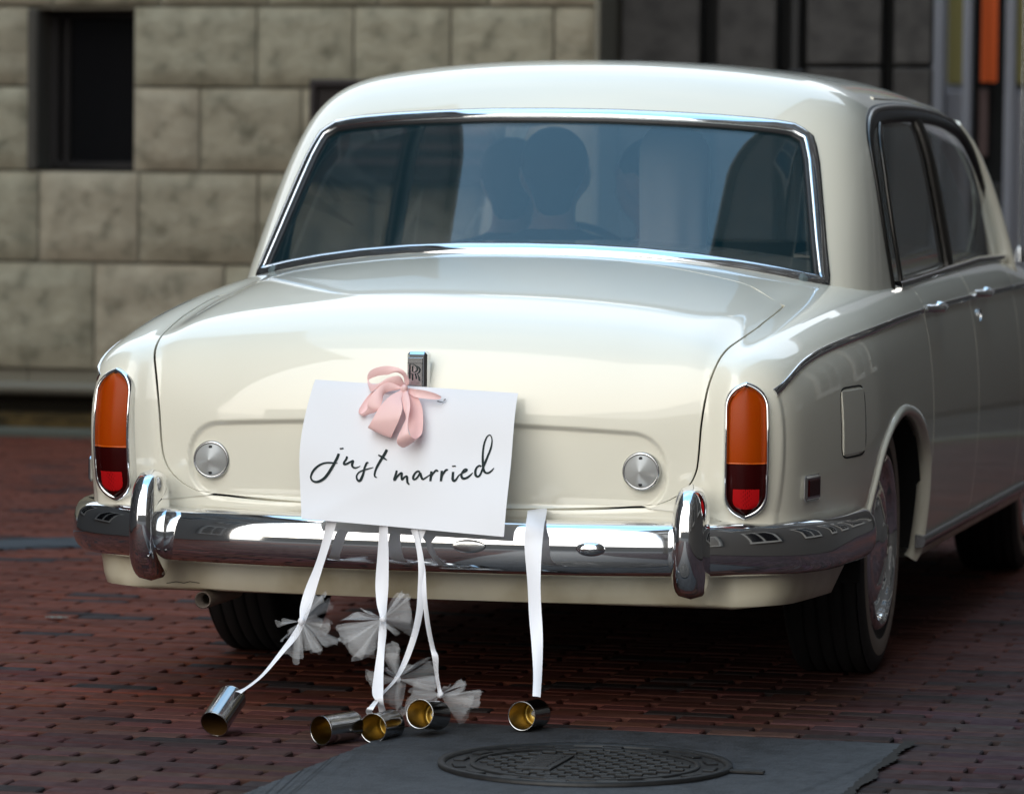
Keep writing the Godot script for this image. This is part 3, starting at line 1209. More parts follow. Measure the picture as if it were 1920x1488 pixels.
func car() -> void:
	var c := thing("vintage_car", "cream vintage saloon with chrome bumper, seen from behind, decorated for a wedding", "car")
	for k in gin.size():
		gin3.append(on_cabin_z(gin[k].x, gin[k].y))
		gout3.append(hit(1, Vector3(0.3, gout[k].y, gout[k].z), Vector3.RIGHT) if gout[k].x < -0.5 else gout[k])
	# body panels
	var lid := put("boot_lid", shell(0, 150, 150, lid_seed, "tblr"), M.paint, c)
	var wg := shell(0, 150, 72, wing_seed, "lrt")
	var wings := both("rear_wing", wg, M.paint, c)
	put("rear_panel", shell(0, 6, 40, func(u, w): return [Vector3((w * 2 - 1) * 0.665, PIVY, PIVZ), Vector3(0, cos(lerpf(1.857, 1.98, u)), sin(lerpf(1.857, 1.98, u)))], "t", -0.002), M.paint, c)
	put("scuttle_panel", shell(0, 26, 60, scuttle_seed, "t"), M.paint, c)
	put("valance", shell(0, 130, 22, valance_seed, "lr"), M.paint_low, c)
	var sill_y := func(_z): return 0.318
	var doors := both("rear_door", shell(0, 40, 44, func(u, w): return side_seed(u, w, -1.762, -2.637, sill_y), "tbr"), M.paint, c)
	var fd := both("front_door", shell(0, 40, 44, func(u, w): return side_seed(u, w, -2.643, -3.60, sill_y), "tbr"), M.paint, c)
	both("front_wing", shell(0, 60, 40, func(u, w): return side_seed(u, w, -3.606, -5.05, func(z): return maxf(0.27, 0.33 + sqrt(maxf(0.0, 0.137 - (z + 4.28) * (z + 4.28))) if absf(z + 4.28) < 0.37 else 0.27)), "tb"), M.paint, c)
	put("bonnet", shell(0, 30, 40, func(u, w): return [Vector3((w * 2 - 1) * 0.74, 0.6, lerpf(-3.5, -5.0, u)), Vector3.UP]), M.paint, c)
	put("nose_panel", shell(0, 16, 30, func(u, w): return [Vector3((w * 2 - 1) * 0.78, lerpf(0.28, 0.86, u), -4.4), Vector3(0, 0, -1)]), M.paint, c)
	both("sill", shell(0, 24, 8, func(u, w): return [Vector3(0.6, lerpf(0.314, 0.262, w), lerpf(-1.76, -3.92, u)), Vector3.RIGHT if w < 0.99 else Vector3(1, -0.6, 0).normalized()]), M.paint_low, c)
	# dark seams behind the panel gaps
	var seam := Geo.new()
	for s in [-1.0, 1.0]:
		var L := PackedVector3Array()
		var R := PackedVector3Array()
		for i in 60:
			var ph := lerpf(LID0, LID1, i / 59.0)
			var x := spline1(lid_x, ph)
			var p := hit(0, Vector3(x * s, PIVY, PIVZ), Vector3(0, cos(ph), sin(ph)))
			var m := nrm(0, p)
			L.append(p - m * 0.014 - Vector3(0.02, 0, 0)); R.append(p - m * 0.014 + Vector3(0.02, 0, 0))
		seam.strip(L, R, 2)
	var SL := PackedVector3Array()
	var SR := PackedVector3Array()
	for i in 30:
		var q := hit(0, Vector3(lerpf(-0.56, 0.56, i / 29.0), 0.496, -0.4), Vector3(0, 0, 1)) - Vector3(0, 0, 0.014)
		SL.append(q + Vector3(0, 0.015, 0)); SR.append(q - Vector3(0, 0.015, 0))
	seam.strip(SL, SR, 2)
	put("seam_seal", seam, M.gap, c)
	# floor, wheel housings, inner shadows
	var fl := Geo.new()
	fl.box(Vector3(0, 0.33, -2.7), Vector3(1.0, 0.04, 4.6), 0)
	fl.box(Vector3(0, 0.33, -0.42), Vector3(1.2, 0.06, 0.42), 0)
	fl.box(Vector3(0, 0.3, -0.72), Vector3(0.5, 0.12, 0.3), 0.02)
	fl.box(Vector3(0.0, 0.34, -1.27), Vector3(1.3, 0.1, 0.1), 0.03)
	fl.box(Vector3(0, 0.31, -2.75), Vector3(1.5, 0.05, 1.9), 0)
	put("underbody", fl, M.black, c)
	for s in [-1.0, 1.0]:
		for zc in [-1.25, -4.28]:
			var h := Geo.new()
			var P := PackedVector3Array()
			for i in 22:
				var a := lerpf(-0.02, PI + 0.02, i / 21.0)
				for x in [0.52, 0.70, 0.872]:
					P.append(Vector3(x * s, 0.30 + sin(a) * 0.40, zc + cos(a) * 0.50 * (1.0 if cos(a) < 0 else 1.02)))
			h.grid(P, 22, 3)
			h.box(Vector3(0.50 * s, 0.53, zc), Vector3(0.02, 0.5, 1.0), 0)
			put("wheel_housing", h, M.gap, c)
	# lip round the rear arches
	var lp := PackedVector3Array()
	var ln := PackedVector3Array()
	for i in 60:
		var f := i / 59.0 * 13.0
		var p := hit(0, Vector3(0.5, wing_row(f, 5), wing_row(f, 6)), Vector3.RIGHT)
		lp.append(p + Vector3(0.002, 0, 0))
		ln.append(Vector3.RIGHT)
	var lip := Geo.new()
	lip.sweep(lp, ln, [Vector2(0.006, 0), Vector2(0.004, 0.011), Vector2(-0.012, 0.016), Vector2(-0.03, 0.012), Vector2(-0.03, -0.012), Vector2(-0.012, -0.016), Vector2(0.004, -0.011)])
	both("arch_lip", lip, M.paint, c)
	cabin_parts(c)
	trim_parts(c, lid)
	for s in [-1.0, 1.0]:
		tail_lamp(c, s)
		wheel(c, Vector3(0.735 * s, 0.346, -1.31), s)
		wheel(c, Vector3(0.735 * s, 0.346, -4.28), s)

func cabin_parts(c: Node3D) -> void:
	put("roof", shell(1, 101, 30, roof_seed, ""), M.paint, c)
	put("headlining", shell(1, 61, 18, roof_seed, "", -0.035), M.lining, c)
	# rear window: pane in two skins and a chrome surround
	var ap := loop_smooth(aperture(), 160)
	var path := PackedVector3Array()
	var pn := PackedVector3Array()
	for p in ap:
		var q := on_cabin_z(p.x, p.y)
		var m := nrm(1, q)
		path.append(q + m * 0.002)
		pn.append(m)
	for k in [[-0.005, 1.0], [-0.010, 1.0]]:
		var g := Geo.new()
		var P := PackedVector3Array()
		var N := PackedVector3Array()
		for r in [0.0, 0.12, 0.25, 0.4, 0.55, 0.7, 0.82, 0.92, 1.0]:
			for p in ap:
				var q := on_cabin_z(p.x * r, lerpf(1.19, p.y, r))
				var m := nrm(1, q)
				P.append(q + m * k[0])
				N.append(m * k[1])
		g.grid(P, 9, ap.size(), N, false, false, true)
		put("rear_window", g, M.glass, c)
	var sr := Geo.new()
	sr.sweep(path, pn, [Vector2(-0.012, -0.0175), Vector2(0.002, -0.0155), Vector2(0.006, -0.0125), Vector2(0.0072, -0.006), Vector2(0.0074, 0.003), Vector2(0.0064, 0.011), Vector2(0.002, 0.0145), Vector2(-0.012, 0.0155)], true)
	put("rear_window_surround", sr, M.chrome, c)
	var sl := Geo.new()
	sl.sweep(path, pn, [Vector2(-0.016, -0.023), Vector2(0.0012, -0.0195), Vector2(0.0012, 0.019), Vector2(-0.016, 0.023)], true)
	put("rear_window_seal", sl, M.seal, c)
	# side windows
	var rear_edge := [[0.94, -1.545], [0.985, -1.55], [1.10, -1.545], [1.21, -1.56], [1.31, -1.60], [1.365, -1.665], [1.40, -1.83], [1.41, -1.95]]
	var top_edge := [[-3.75, 1.40], [-3.0, 1.42], [-2.55, 1.425], [-2.2, 1.42], [-1.83, 1.40], [-1.5, 1.385]]
	for door in [[-2.565, 0], [-3.72, 1]]:
		var g := shell(1, 22, 20, func(u, w):
			var y := lerpf(0.94, 1.415, w)
			var z0: float = table(rear_edge, y) if door[1] == 0 else -2.69
			var z1: float = -2.63 if door[1] == 0 else -4.08 + maxf(0.0, y - 0.95) * 1.02
			var z := lerpf(z0, z1, u)
			return [Vector3(0.3, minf(y, table(top_edge, z)), z), Vector3.RIGHT], "", -0.012)
		both("side_window", g, M.side_glass, c)
	var fp := PackedVector3Array()
	var fnn := PackedVector3Array()
	for p in [[0.93, -1.55], [0.985, -1.555], [1.10, -1.55], [1.21, -1.565], [1.31, -1.605], [1.355, -1.66], [1.385, -1.745], [1.405, -1.88], [1.418, -2.15], [1.425, -2.5], [1.424, -2.95], [1.414, -3.3], [1.388, -3.52], [1.30, -3.66], [1.15, -3.84], [0.98, -4.03]]:
		var q := hit(1, Vector3(0.3, p[0], p[1]), Vector3.RIGHT)
		fp.append(q)
		fnn.append(nrm(1, q))
	var fpath := curve3(Array(fp), 70)
	var fnor := curve3(Array(fnn), 70)
	var fr := Geo.new()
	fr.sweep(fpath, fnor, [Vector2(-0.02, -0.02), Vector2(0.003, -0.017), Vector2(0.007, -0.008), Vector2(0.003, 0.0), Vector2(-0.008, 0.004), Vector2(-0.008, 0.022), Vector2(-0.03, 0.024)])
	both("window_frame", fr, M.frame_metal, c)
	var fs := Geo.new()
	fs.sweep(fpath, fnor, [Vector2(-0.02, -0.026), Vector2(0.0015, -0.023), Vector2(0.0015, 0.02), Vector2(-0.014, 0.03), Vector2(-0.03, 0.024)])
	both("window_seal", fs, M.seal, c)
	var bp := Geo.new()
	var P := PackedVector3Array()
	var N := PackedVector3Array()
	for i in 16:
		var q := hit(1, Vector3(0.3, lerpf(0.95, 1.425, i / 15.0), -2.66 + 0.03 * i / 15.0), Vector3.RIGHT)
		P.append(q); N.append(nrm(1, q))
	bp.sweep(P, N, [Vector2(-0.03, -0.045), Vector2(-0.004, -0.042), Vector2(0.0, -0.03), Vector2(-0.004, -0.006), Vector2(-0.014, 0.0), Vector2(-0.004, 0.006), Vector2(0.0, 0.03), Vector2(-0.004, 0.042), Vector2(-0.03, 0.045)])
	both("door_pillar", bp, M.frame_metal, c)
	# upright of the rear door's quarter light
	var qv := Geo.new()
	P.clear(); N.clear()
	for i in 16:
		var y := lerpf(0.95, 1.375, i / 15.0)
		var q := hit(1, Vector3(0.3, y, table(rear_edge, y) - 0.13), Vector3.RIGHT)
		P.append(q); N.append(nrm(1, q))
	qv.sweep(P, N, ellipse(0.006, 0.011, 8))
	both("quarter_light_bar", qv, M.frame_metal, c)
	# gutter above the doors
	var gp := PackedVector3Array()
	var gn := PackedVector3Array()
	for p in [[1.447, -2.0], [1.451, -2.3], [1.455, -2.65], [1.45, -3.1], [1.43, -3.45], [1.37, -3.66], [1.15, -3.90], [0.98, -4.08]]:
		var q := hit(1, Vector3(0.3, p[0], p[1]), Vector3.RIGHT)
		gp.append(q); gn.append(nrm(1, q))
	var gt := Geo.new()
	gt.sweep(curve3(Array(gp), 50), curve3(Array(gn), 50), ellipse(0.0035, 0.006, 8))
	both("gutter", gt, M.paint, c)
	# windscreen pillars and pane
	var ws := shell(1, 12, 24, func(u, w):
		var x: float = (w * 2 - 1) * lerpf(0.74, 0.60, u)
		return [Vector3(x, lerpf(0.97, 1.40, u), -2.8), Vector3(0, 0, -1)], "", -0.005)
	var wm := put("windscreen", ws, M.glass, c)
	wm.set_meta("label", "windscreen glass")
	var wp := Geo.new()
	P.clear(); N.clear()
	for i in 10:
		var q := hit(1, Vector3(0.25, lerpf(0.95, 1.40, i / 9.0), -3.1), Vector3(0.60, 0, -0.80).normalized())
		P.append(q); N.append(Vector3(0.6, 0, -0.8))
	wp.sweep(P, N, ellipse(0.022, 0.04, 10))
	both("windscreen_pillar", wp, M.paint, c)
	# inside: parcel shelf, seats, dashboard
	var sh := Geo.new()
	sh.box(Vector3(0, 0.99, -1.38), Vector3(1.36, 0.03, 0.62), 0.01)
	put("parcel_shelf", sh, M.carpet, c)
	var rs := Geo.new()
	rs.box(Vector3(0, 0.80, -1.74), Vector3(1.34, 0.46, 0.16), 0.05, Basis(Vector3.RIGHT, -0.2))
	rs.box(Vector3(0, 0.5, -2.0), Vector3(1.34, 0.16, 0.55), 0.05)
	put("rear_seat", rs, M.leather, c)
	for s in [-1.0, 1.0]:
		var fs2 := Geo.new()
		fs2.box(Vector3(0.34 * s, 0.80, -2.62), Vector3(0.54, 0.52, 0.13), 0.05, Basis(Vector3.RIGHT, -0.2))
		fs2.box(Vector3(0.34 * s, 0.48, -2.92), Vector3(0.54, 0.16, 0.5), 0.05)
		put("front_seat", fs2, M.leather, c)
	var da := Geo.new()
	da.box(Vector3(0, 0.86, -3.45), Vector3(1.4, 0.22, 0.25), 0.04)
	put("dashboard", da, M.leather, c)
	var sw := Geo.new()
	var ring := PackedVector3Array()
	for k in 28:
		ring.append(Vector3(-0.36, 0.93, -3.14) + Basis(Vector3.RIGHT, 0.6) * Vector3(cos(TAU * k / 28) * 0.2, sin(TAU * k / 28) * 0.2, 0))
	sw.sweep(ring, filled(Vector3(0, 0.5, 1), 28), ellipse(0.012, 0.012, 8), true)
	put("steering_wheel", sw, M.black, c)

func trim_parts(c: Node3D, lid: Node3D) -> void:
	# bumper: a bar with a rounded top lip, wrapped round the corners
	var plan := []
	for p in [[0.0, 0.085], [0.2, 0.080], [0.4, 0.058], [0.55, 0.022], [0.66, -0.020], [0.75, -0.075], [0.82, -0.145], [0.865, -0.235], [0.885, -0.34], [0.896, -0.48], [0.902, -0.60], [0.903, -0.70]]:
		plan.append(Vector3(p[0], 0.42, p[1]))
	var full := []
	for k in range(plan.size() - 1, 0, -1):
		full.append(plan[k] * Vector3(-1, 1, 1))
	full.append_array(plan)
	var path := curve3(full, 161)
	var nn := PackedVector3Array()
	var sc := PackedFloat32Array()
	for i in path.size():
		var t := (path[mini(i + 1, 160)] - path[maxi(i - 1, 0)]).normalized()
		nn.append(t.cross(Vector3.UP) * -1.0)
		var e := minf(i, 160 - i) / 7.0
		sc.append(1.0 if e >= 1.0 else sqrt(1.0 - pow(1.0 - e, 2.0)) * 0.75 + 0.25)
	if nn[80].z < 0:
		for i in nn.size():
			nn[i] = -nn[i]
	var sec := []
	for p in [[-0.075, 0.046], [-0.05, 0.055], [-0.028, 0.0595], [-0.012, 0.059], [0.002, 0.055], [0.012, 0.047], [0.0185, 0.036], [0.0215, 0.024], [0.0225, 0.012], [0.0222, -0.004], [0.0205, -0.020], [0.0165, -0.036], [0.009, -0.049], [-0.002, -0.057], [-0.016, -0.061], [-0.04, -0.061], [-0.06, -0.058], [-0.05, 0.0]]:
		sec.append(Vector2(p[0], p[1]))
	var g := Geo.new()
	g.sweep(path, nn, sec, false, sc)
	# the section's second axis must be up
	var bm := put("rear_bumper", g, M.chrome, c)
	for b in [[0.145, 0.424, 0.107, 0.036, 0.015, false], [0.412, 0.424, 0.0815, 0.032, 0.016, true]]:
		var d := Geo.new()
		var P := PackedVector3Array()
		for r in [1.0, 0.85, 0.6, 0.3, 0.0]:
			for k in 24:
				P.append(Vector3(b[0] + cos(TAU * k / 24) * b[3] * r, b[1] + sin(TAU * k / 24) * b[4] * r, b[2] + (0.004 + 0.012 * sqrt(1.0 - r * r) if b[5] else 0.0032 + 0.003 * sqrt(1 - r * r)) - 0.16 * (b[3] * cos(TAU * k / 24) * r) * (0.5 if b[5] else 0.2)))
		d.grid(P, 5, 24, PackedVector3Array(), false, false, true)
		fix_out(d, Vector3(b[0], b[1], b[2] - 0.2))
		put("bumper_bolt", d, M.chrome if b[5] else M.chrome_dull, bm)
	for s in [-1.0, 1.0]:
		var o := Geo.new()
		var P := PackedVector3Array()
		var rows := 30
		for i in rows:
			var q := float(i) / (rows - 1)
			var y := lerpf(0.314, 0.566, q)
			var v := q * 2.0 - 1.0
			var k := pow(maxf(0.0, 1.0 - pow(absf(v), 3.6)), 1.0 / 3.0)
			var wd := 0.0415 * k * (1.0 - 0.10 * v)
			var dp := 0.085 * pow(maxf(0.0, 1.0 - pow(absf(v), 2.6)), 0.5) * (1.0 + 0.0 * v)
			for a in 28:
				var an := TAU * a / 28
				var cx := signf(cos(an)) * pow(absf(cos(an)), 0.75)
				var cz := sin(an)
				P.append(Vector3(0.618 * s + cx * wd, y, 0.005 - 0.25 * (y - 0.44) * (y - 0.44) + (cz * dp if cz > 0 else cz * 0.05 * k)))
		o.grid(P, rows, 28, PackedVector3Array(), false, false, true)
		fix_out(o, Vector3(0.618 * s, 0.44, 0.0))
		put("overrider", o, M.chrome, c)
	# tail pipe
	var tp := Geo.new()
	tp.lathe([[0.0, -0.25], [0.018, -0.25], [0.02, 0.0], [0.016, 0.002], [0.012, -0.03]], Transform3D(Basis(Vector3.RIGHT, PI / 2), Vector3(-0.535, 0.262, -0.12)), 20)
	var tpo := put("exhaust_pipe", tp, M.whitewall, c)
	tpo.set_meta("label", "stubby tan rusty tail pipe under the valance")
	# waist strips along the wings and doors
	for seg in [[0.098, 1.75], [1.77, 2.635], [2.65, 3.59], [3.615, 4.9]]:
		var n := 44
		var P := PackedVector3Array()
		var N := PackedVector3Array()
		for i in n:
			var t := lerpf(seg[0], seg[1], i / (n - 1.0))
			var ys := waist(t) - 0.006
			var p := hit(0, Vector3(0.5, ys, -t), Vector3.RIGHT)
			P.append(p - Vector3(0.001, 0, 0)); N.append(nrm(0, p))
		var w := Geo.new()
		w.sweep(P, N, ellipse(0.005, 0.010, 10))
		both("waist_strip", w, M.chrome, c)
	var ss := Geo.new()
	var P2 := PackedVector3Array()
	for i in 20:
		var p := hit(0, Vector3(0.5, 0.313, lerpf(-1.70, -3.85, i / 19.0)), Vector3.RIGHT)
		P2.append(p)
	ss.sweep(P2, filled(Vector3.RIGHT, 20), [Vector2(-0.01, -0.017), Vector2(0.012, -0.014), Vector2(0.017, 0.0), Vector2(0.012, 0.014), Vector2(-0.01, 0.017)])
	both("sill_strip", ss, M.chrome_dull, c)
	# chrome rail under the side windows
	P2.clear()
	var n2 := PackedVector3Array()
	for i in 40:
		var p := hit(1, Vector3(0.3, lerpf(0.964, 1.004, minf(1.0, i / 25.0)), lerpf(-1.60, -4.0, i / 39.0)), Vector3.RIGHT)
		P2.append(p + Vector3(0.004, 0, 0)); n2.append(nrm(1, p))
	var rl := Geo.new()
	rl.sweep(P2, n2, [Vector2(-0.02, -0.016), Vector2(0.008, -0.014), Vector2(0.012, -0.004), Vector2(0.008, 0.010), Vector2(-0.02, 0.012)])
	both("window_rail", rl, M.chrome, c)
	# door handles and locks
	for z in [-1.86, -2.80]:
		var p := hit(0, Vector3(0.5, 0.905 if z > -2 else 0.922, z), Vector3.RIGHT)
		var h := Geo.new()
		h.sweep(PackedVector3Array([p + Vector3(0.004, 0, 0.09), p + Vector3(0.028, 0, 0.07), p + Vector3(0.034, 0, 0), p + Vector3(0.03, 0, -0.07), p + Vector3(0.004, 0, -0.1)]), filled(Vector3.UP, 5), ellipse(0.010, 0.008, 8))
		h.lathe([[0.0, 0.018], [0.012, 0.016], [0.015, 0.004], [0.016, -0.004]], Transform3D(Basis(Vector3.FORWARD, PI / 2), p + Vector3(0.012, 0, -0.08)), 16)
		both("door_handle", h, M.chrome, c)
	var pk := hit(0, Vector3(0.5, 0.862, -2.78), Vector3.RIGHT)
	var lk := Geo.new()
	lk.lathe([[0.0, 0.012], [0.012, 0.011], [0.016, 0.004], [0.017, -0.004]], Transform3D(Basis(Vector3.FORWARD, -PI / 2), pk), 18)
	fix_out(lk, pk - Vector3(0.05, 0, 0))
	both("door_lock", lk, M.chrome, c)
	# fuel flap: a raised outline with rounded corners
	var fl := []
	for k in 40:
		var a := TAU * k / 40
		var y := 0.677 + 0.080 * signf(sin(a)) * pow(absf(sin(a)), 0.35)
		var z := -0.60 + 0.115 * signf(cos(a)) * pow(absf(cos(a)), 0.35)
		fl.append(hit(0, Vector3(0.5, y, z), Vector3.RIGHT))
	var ff := Geo.new()
	ff.sweep(PackedVector3Array(fl), filled(Vector3.RIGHT, 40), [Vector2(0.0006, -0.0022), Vector2(0.0006, 0.0022), Vector2(-0.004, 0.002), Vector2(-0.004, -0.002)], true)
	put("fuel_flap_gap", ff, M.gap, c)
	var fpan := shell(0, 10, 10, func(u, w): return [Vector3(0.5, lerpf(0.605, 0.749, u), lerpf(-0.50, -0.70, w)), Vector3.RIGHT], "tblr", 0.0025)
	put("fuel_flap", fpan, M.paint, c)
	# side marker
	for s in [1.0, -1.0]:
		var p := hit(0, Vector3(0.5, 0.548, -0.245), Vector3.RIGHT)
		var m := nrm(0, p)
		var b := Basis(m.cross(Vector3.UP).normalized() * -1.0, Vector3.UP, m)
		var k := Geo.new()
		k.box(p + m * 0.006, Vector3(0.105, 0.058, 0.010), 0.006, b)
		var k2 := Geo.new()
		k2.box(p + m * 0.010, Vector3(0.082, 0.040, 0.006), 0.003, b)
		if s < 0:
			k = mirrored(k)
			k2 = mirrored(k2)
		var ms := put("side_marker", k, M.chrome, c)
		put("lens", k2, M.dark_red, ms)
	# reversing lamps
	for s in [-1.0, 1.0]:
		var p := hit(0, Vector3(0.494 * s, 0.587, -0.3), Vector3(0, 0, 1))
		var xf := Transform3D(Basis(Vector3.RIGHT, PI / 2), p)
		var rim := Geo.new()
		rim.lathe([[0.043, -0.006], [0.043, 0.007], [0.041, 0.011], [0.037, 0.0125], [0.0365, 0.009]], xf, 48)
		fix_out(rim, p - Vector3(0, 0, 0.2))
		var rl2 := put("reversing_lamp", rim, M.chrome_dull, c)
		var prof := []
		for k in 14:
			var r := 0.0375 * (1.0 - k / 13.0)
			prof.append([r, 0.010 + 0.021 * pow(k / 13.0, 0.9) + (0.0006 if k % 2 else 0.0)])
		var ln := Geo.new()
		ln.lathe(prof, xf, 48)
		fix_out(ln, p - Vector3(0, 0, 0.1))
		put("lens", ln, M.lamp_glass, rl2)
		for q in [1.0, -1.0]:
			var sc2 := Geo.new()
			sc2.lathe([[0.0042, 0.0], [0.0042, 0.003], [0.0, 0.0036]], Transform3D(Basis(Vector3.RIGHT, PI / 2), p + Vector3(0, 0.0285 * q, 0.0138)), 12)
			fix_out(sc2, p - Vector3(0, 0, 0.1))
			put("screw", sc2, M.black, rl2)
	# badge with interlaced letters
	var bx := 0.0
	var bd := Geo.new()
	bd.box(Vector3(bx, 0.768, 0.002), Vector3(0.045, 0.148, 0.040), 0.006)
	var badge := put("badge", bd, M.chrome, lid)
	var pl := Geo.new()
	pl.box(Vector3(bx - 0.003, 0.782, 0.0225), Vector3(0.034, 0.094, 0.003), 0.0008)
	put("plate", pl, M.chrome_dull, badge)
	var st := Geo.new()
	for s in ["520,600,46 520,800,46 520,1020,46", "520,604,20 620,604,20 700,640,30 742,710,44 735,770,46 690,815,36 640,835,20 600,800,18", "670,860,22 705,930,40 720,1020,46", "600,650,44 600,800,44", "602,880,44 602,1060,44", "545,868,14 640,890,14", "745,655,20 800,700,38 825,755,46 800,820,40 745,868,24 690,866,16", "752,885,22 790,960,40 812,1070,46", "445,572,12 905,572,12"]:
		var L := PackedVector3Array()
		var R := PackedVector3Array()
		var pts := numbers(s)
		for k in pts.size():
			var a: Array = pts[maxi(k - 1, 0)]
			var b: Array = pts[mini(k + 1, pts.size() - 1)]
			var d: Vector2 = Vector2(b[0] - a[0], -(b[1] - a[1])).normalized().orthogonal() * pts[k][2] / 2.0
			var q := Vector2(pts[k][0] - 675.0, 800.0 - pts[k][1])
			L.append(Vector3(bx - 0.003 + (q.x + d.x) * 7.7e-5, 0.799 + (q.y + d.y) * 7.7e-5, 0.0246))
			R.append(Vector3(bx - 0.003 + (q.x - d.x) * 7.7e-5, 0.799 + (q.y - d.y) * 7.7e-5, 0.0246))
		st.strip(L, R, 2)
	put("monogram", st, M.ink, badge)
	# cracked paint on the valance's lower edge
	var ck := Geo.new()
	var cp := [Vector3(-0.62, 0.298, 0), Vector3(-0.595, 0.303, 0), Vector3(-0.575, 0.301, 0), Vector3(-0.56, 0.305, 0), Vector3(-0.535, 0.303, 0)]
	var L2 := PackedVector3Array()
	var R2 := PackedVector3Array()
	for p in cp:
		var q := hit(0, Vector3(p.x, p.y, -0.3), Vector3(0, 0, 1)) + Vector3(0, 0, 0.0012)
		L2.append(q + Vector3(0, 0.0008, 0)); R2.append(q - Vector3(0, 0.0008, 0))
	ck.strip(L2, R2, 2)
	put("paint_crack", ck, M.gap, c)
	# aerial on the front wing
	var ae := Geo.new()
	ae.lathe([[0.0, 0.03], [0.008, 0.028], [0.014, 0.01], [0.018, -0.02]], Transform3D(Basis.IDENTITY, Vector3(0.76, 1.0, -4.62)), 16)
	ae.lathe([[0.003, 0.02], [0.0028, 0.5], [0.002, 1.1], [0.0, 1.1]], Transform3D(Basis.IDENTITY, Vector3(0.76, 1.0, -4.62)), 8)
	put("aerial", ae, M.chrome_dull, c)

# outline of a tail lamp: half width at height v (-1 .. 1)
func lamp_half(v: float) -> float:
	var k := absf(v)
	if k < 0.62:
		return 1.0 - 0.05 * k * k
	var q := (k - 0.62) / 0.38
	return (1.0 - 0.05 * 0.3844) * (1.0 - 0.74 * pow(q, 2.4) - 0.26 * pow(q, 9.0)) if q < 0.9995 else 0.0

func tail_lamp(c: Node3D, s: float) -> void:
	var at := Vector3(0.727, 0.637, 0)
	var p := hit(0, Vector3(at.x, at.y, -0.35), Vector3(0, 0, 1))
	var m := Vector3(0.30, 0.0, 1.0).normalized()
	var right := Vector3(1.0, 0.0, -0.30).normalized()
	var H := 0.1475
	var W := 0.047
	var place := func(x: float, v: float, d: float) -> Vector3:
		var q: Vector3 = p + right * x + Vector3.UP * v * H + m * (d - 0.02 * v * v)
		return q * Vector3(s, 1, 1)
	# bezel: chrome ring with depth
	var bz := Geo.new()
	var outline := []
	for k in 120:
		var v := sin(TAU * k / 120)
		outline.append(Vector2(signf(cos(TAU * k / 120)) * lamp_half(v), v))
	var rings := [[1.06, 1.03, -0.035], [1.06, 1.03, 0.006], [1.03, 1.015, 0.013], [0.97, 0.985, 0.0155], [0.90, 0.945, 0.012], [0.885, 0.935, 0.004]]
	var P := PackedVector3Array()
	for r in rings:
		for o in outline:
			P.append(place.call(o.x * W * r[0], o.y * r[1], r[2]))
	bz.grid(P, rings.size(), outline.size(), PackedVector3Array(), false, false, true)
	fix_out(bz, p * Vector3(s, 1, 1) - Vector3(0, 0, 0.3))
	var lamp := put("tail_lamp", bz, M.chrome, c)
	# lenses: ribbed domes within the bezel
	for part in [["amber_lens", -0.17, 0.94, M.amber], ["red_lens", -0.94, -0.185, M.dark_red]]:
		var g := Geo.new()
		var Q := PackedVector3Array()
		var cols := 37
		var rws := 40
		for i in rws:
			var v := lerpf(part[1], part[2], i / (rws - 1.0))
			var hw := lamp_half(v / 0.955) * 0.888 * W
			for j in cols:
				var u := j / (cols - 1.0) * 2.0 - 1.0
				var rib := 0.0036 if j % 2 else 0.0
				Q.append(place.call(hw * u, v, 0.004 + 0.013 * (1.0 - u * u) + rib * (1.0 - u * u)))
		g.grid(Q, rws, cols)
		fix_out(g, p * Vector3(s, 1, 1) - Vector3(0, 0, 0.3))
		put(part[0], g, part[3], lamp)
	var bw := Geo.new()
	var Q3 := PackedVector3Array()
	for i in 20:
		var v := lerpf(-0.17, 0.94, i / 19.0)
		var hw := lamp_half(v / 0.955) * 0.87 * W
		for j in 15:
			var u := j / 14.0 * 2.0 - 1.0
			var rr2 := clampf(u * u + pow((v - 0.25) / 0.6, 2.0), 0.0, 1.0)
			Q3.append(place.call(hw * u, v, -0.024 + 0.024 * rr2))
	bw.grid(Q3, 20, 15)
	fix_out(bw, p * Vector3(s, 1, 1) - Vector3(0, 0, 0.3))
	put("reflector_bowl", bw, M.amber_bowl, lamp)
	var bu := Geo.new()
	var bc: Vector3 = place.call(0.0, 0.25, -0.012)
	bu.lathe([[0.0, 0.016], [0.008, 0.012], [0.011, 0.0], [0.008, -0.01]], Transform3D(Basis(Vector3.RIGHT, PI / 2), bc), 16)
	fix_out(bu, bc)
	put("bulb", bu, M.amber_bowl, lamp)
	var sep := Geo.new()
	sep.sweep(PackedVector3Array([place.call(-0.040, -0.178, 0.006), place.call(-0.02, -0.178, 0.0165), place.call(0.0, -0.178, 0.0185), place.call(0.02, -0.178, 0.0165), place.call(0.040, -0.178, 0.006)]), filled(m * Vector3(s, 1, 1), 5), ellipse(0.0012, 0.0018, 8))
	put("divider", sep, M.amber_bowl, lamp)
	var rf := Geo.new()
	var Q2 := PackedVector3Array()
	for i in 10:
		var v := lerpf(-0.86, -0.56, i / 9.0)
		var hw := 0.029 * (1.0 if v > -0.72 else sqrt(maxf(0.0, 1.0 - pow((-0.72 - v) / 0.145, 2.0))) * 0.75 + 0.25)
		for j in 11:
			var u := j / 10.0 * 2.0 - 1.0
			Q2.append(place.call(hw * u, v, 0.0195 - 0.005 * u * u + 0.0012 * ((i + j) % 2)))
	rf.grid(Q2, 10, 11)
	fix_out(rf, p * Vector3(s, 1, 1) - Vector3(0, 0, 0.3))
	put("reflector", rf, M.reflector_red, lamp)

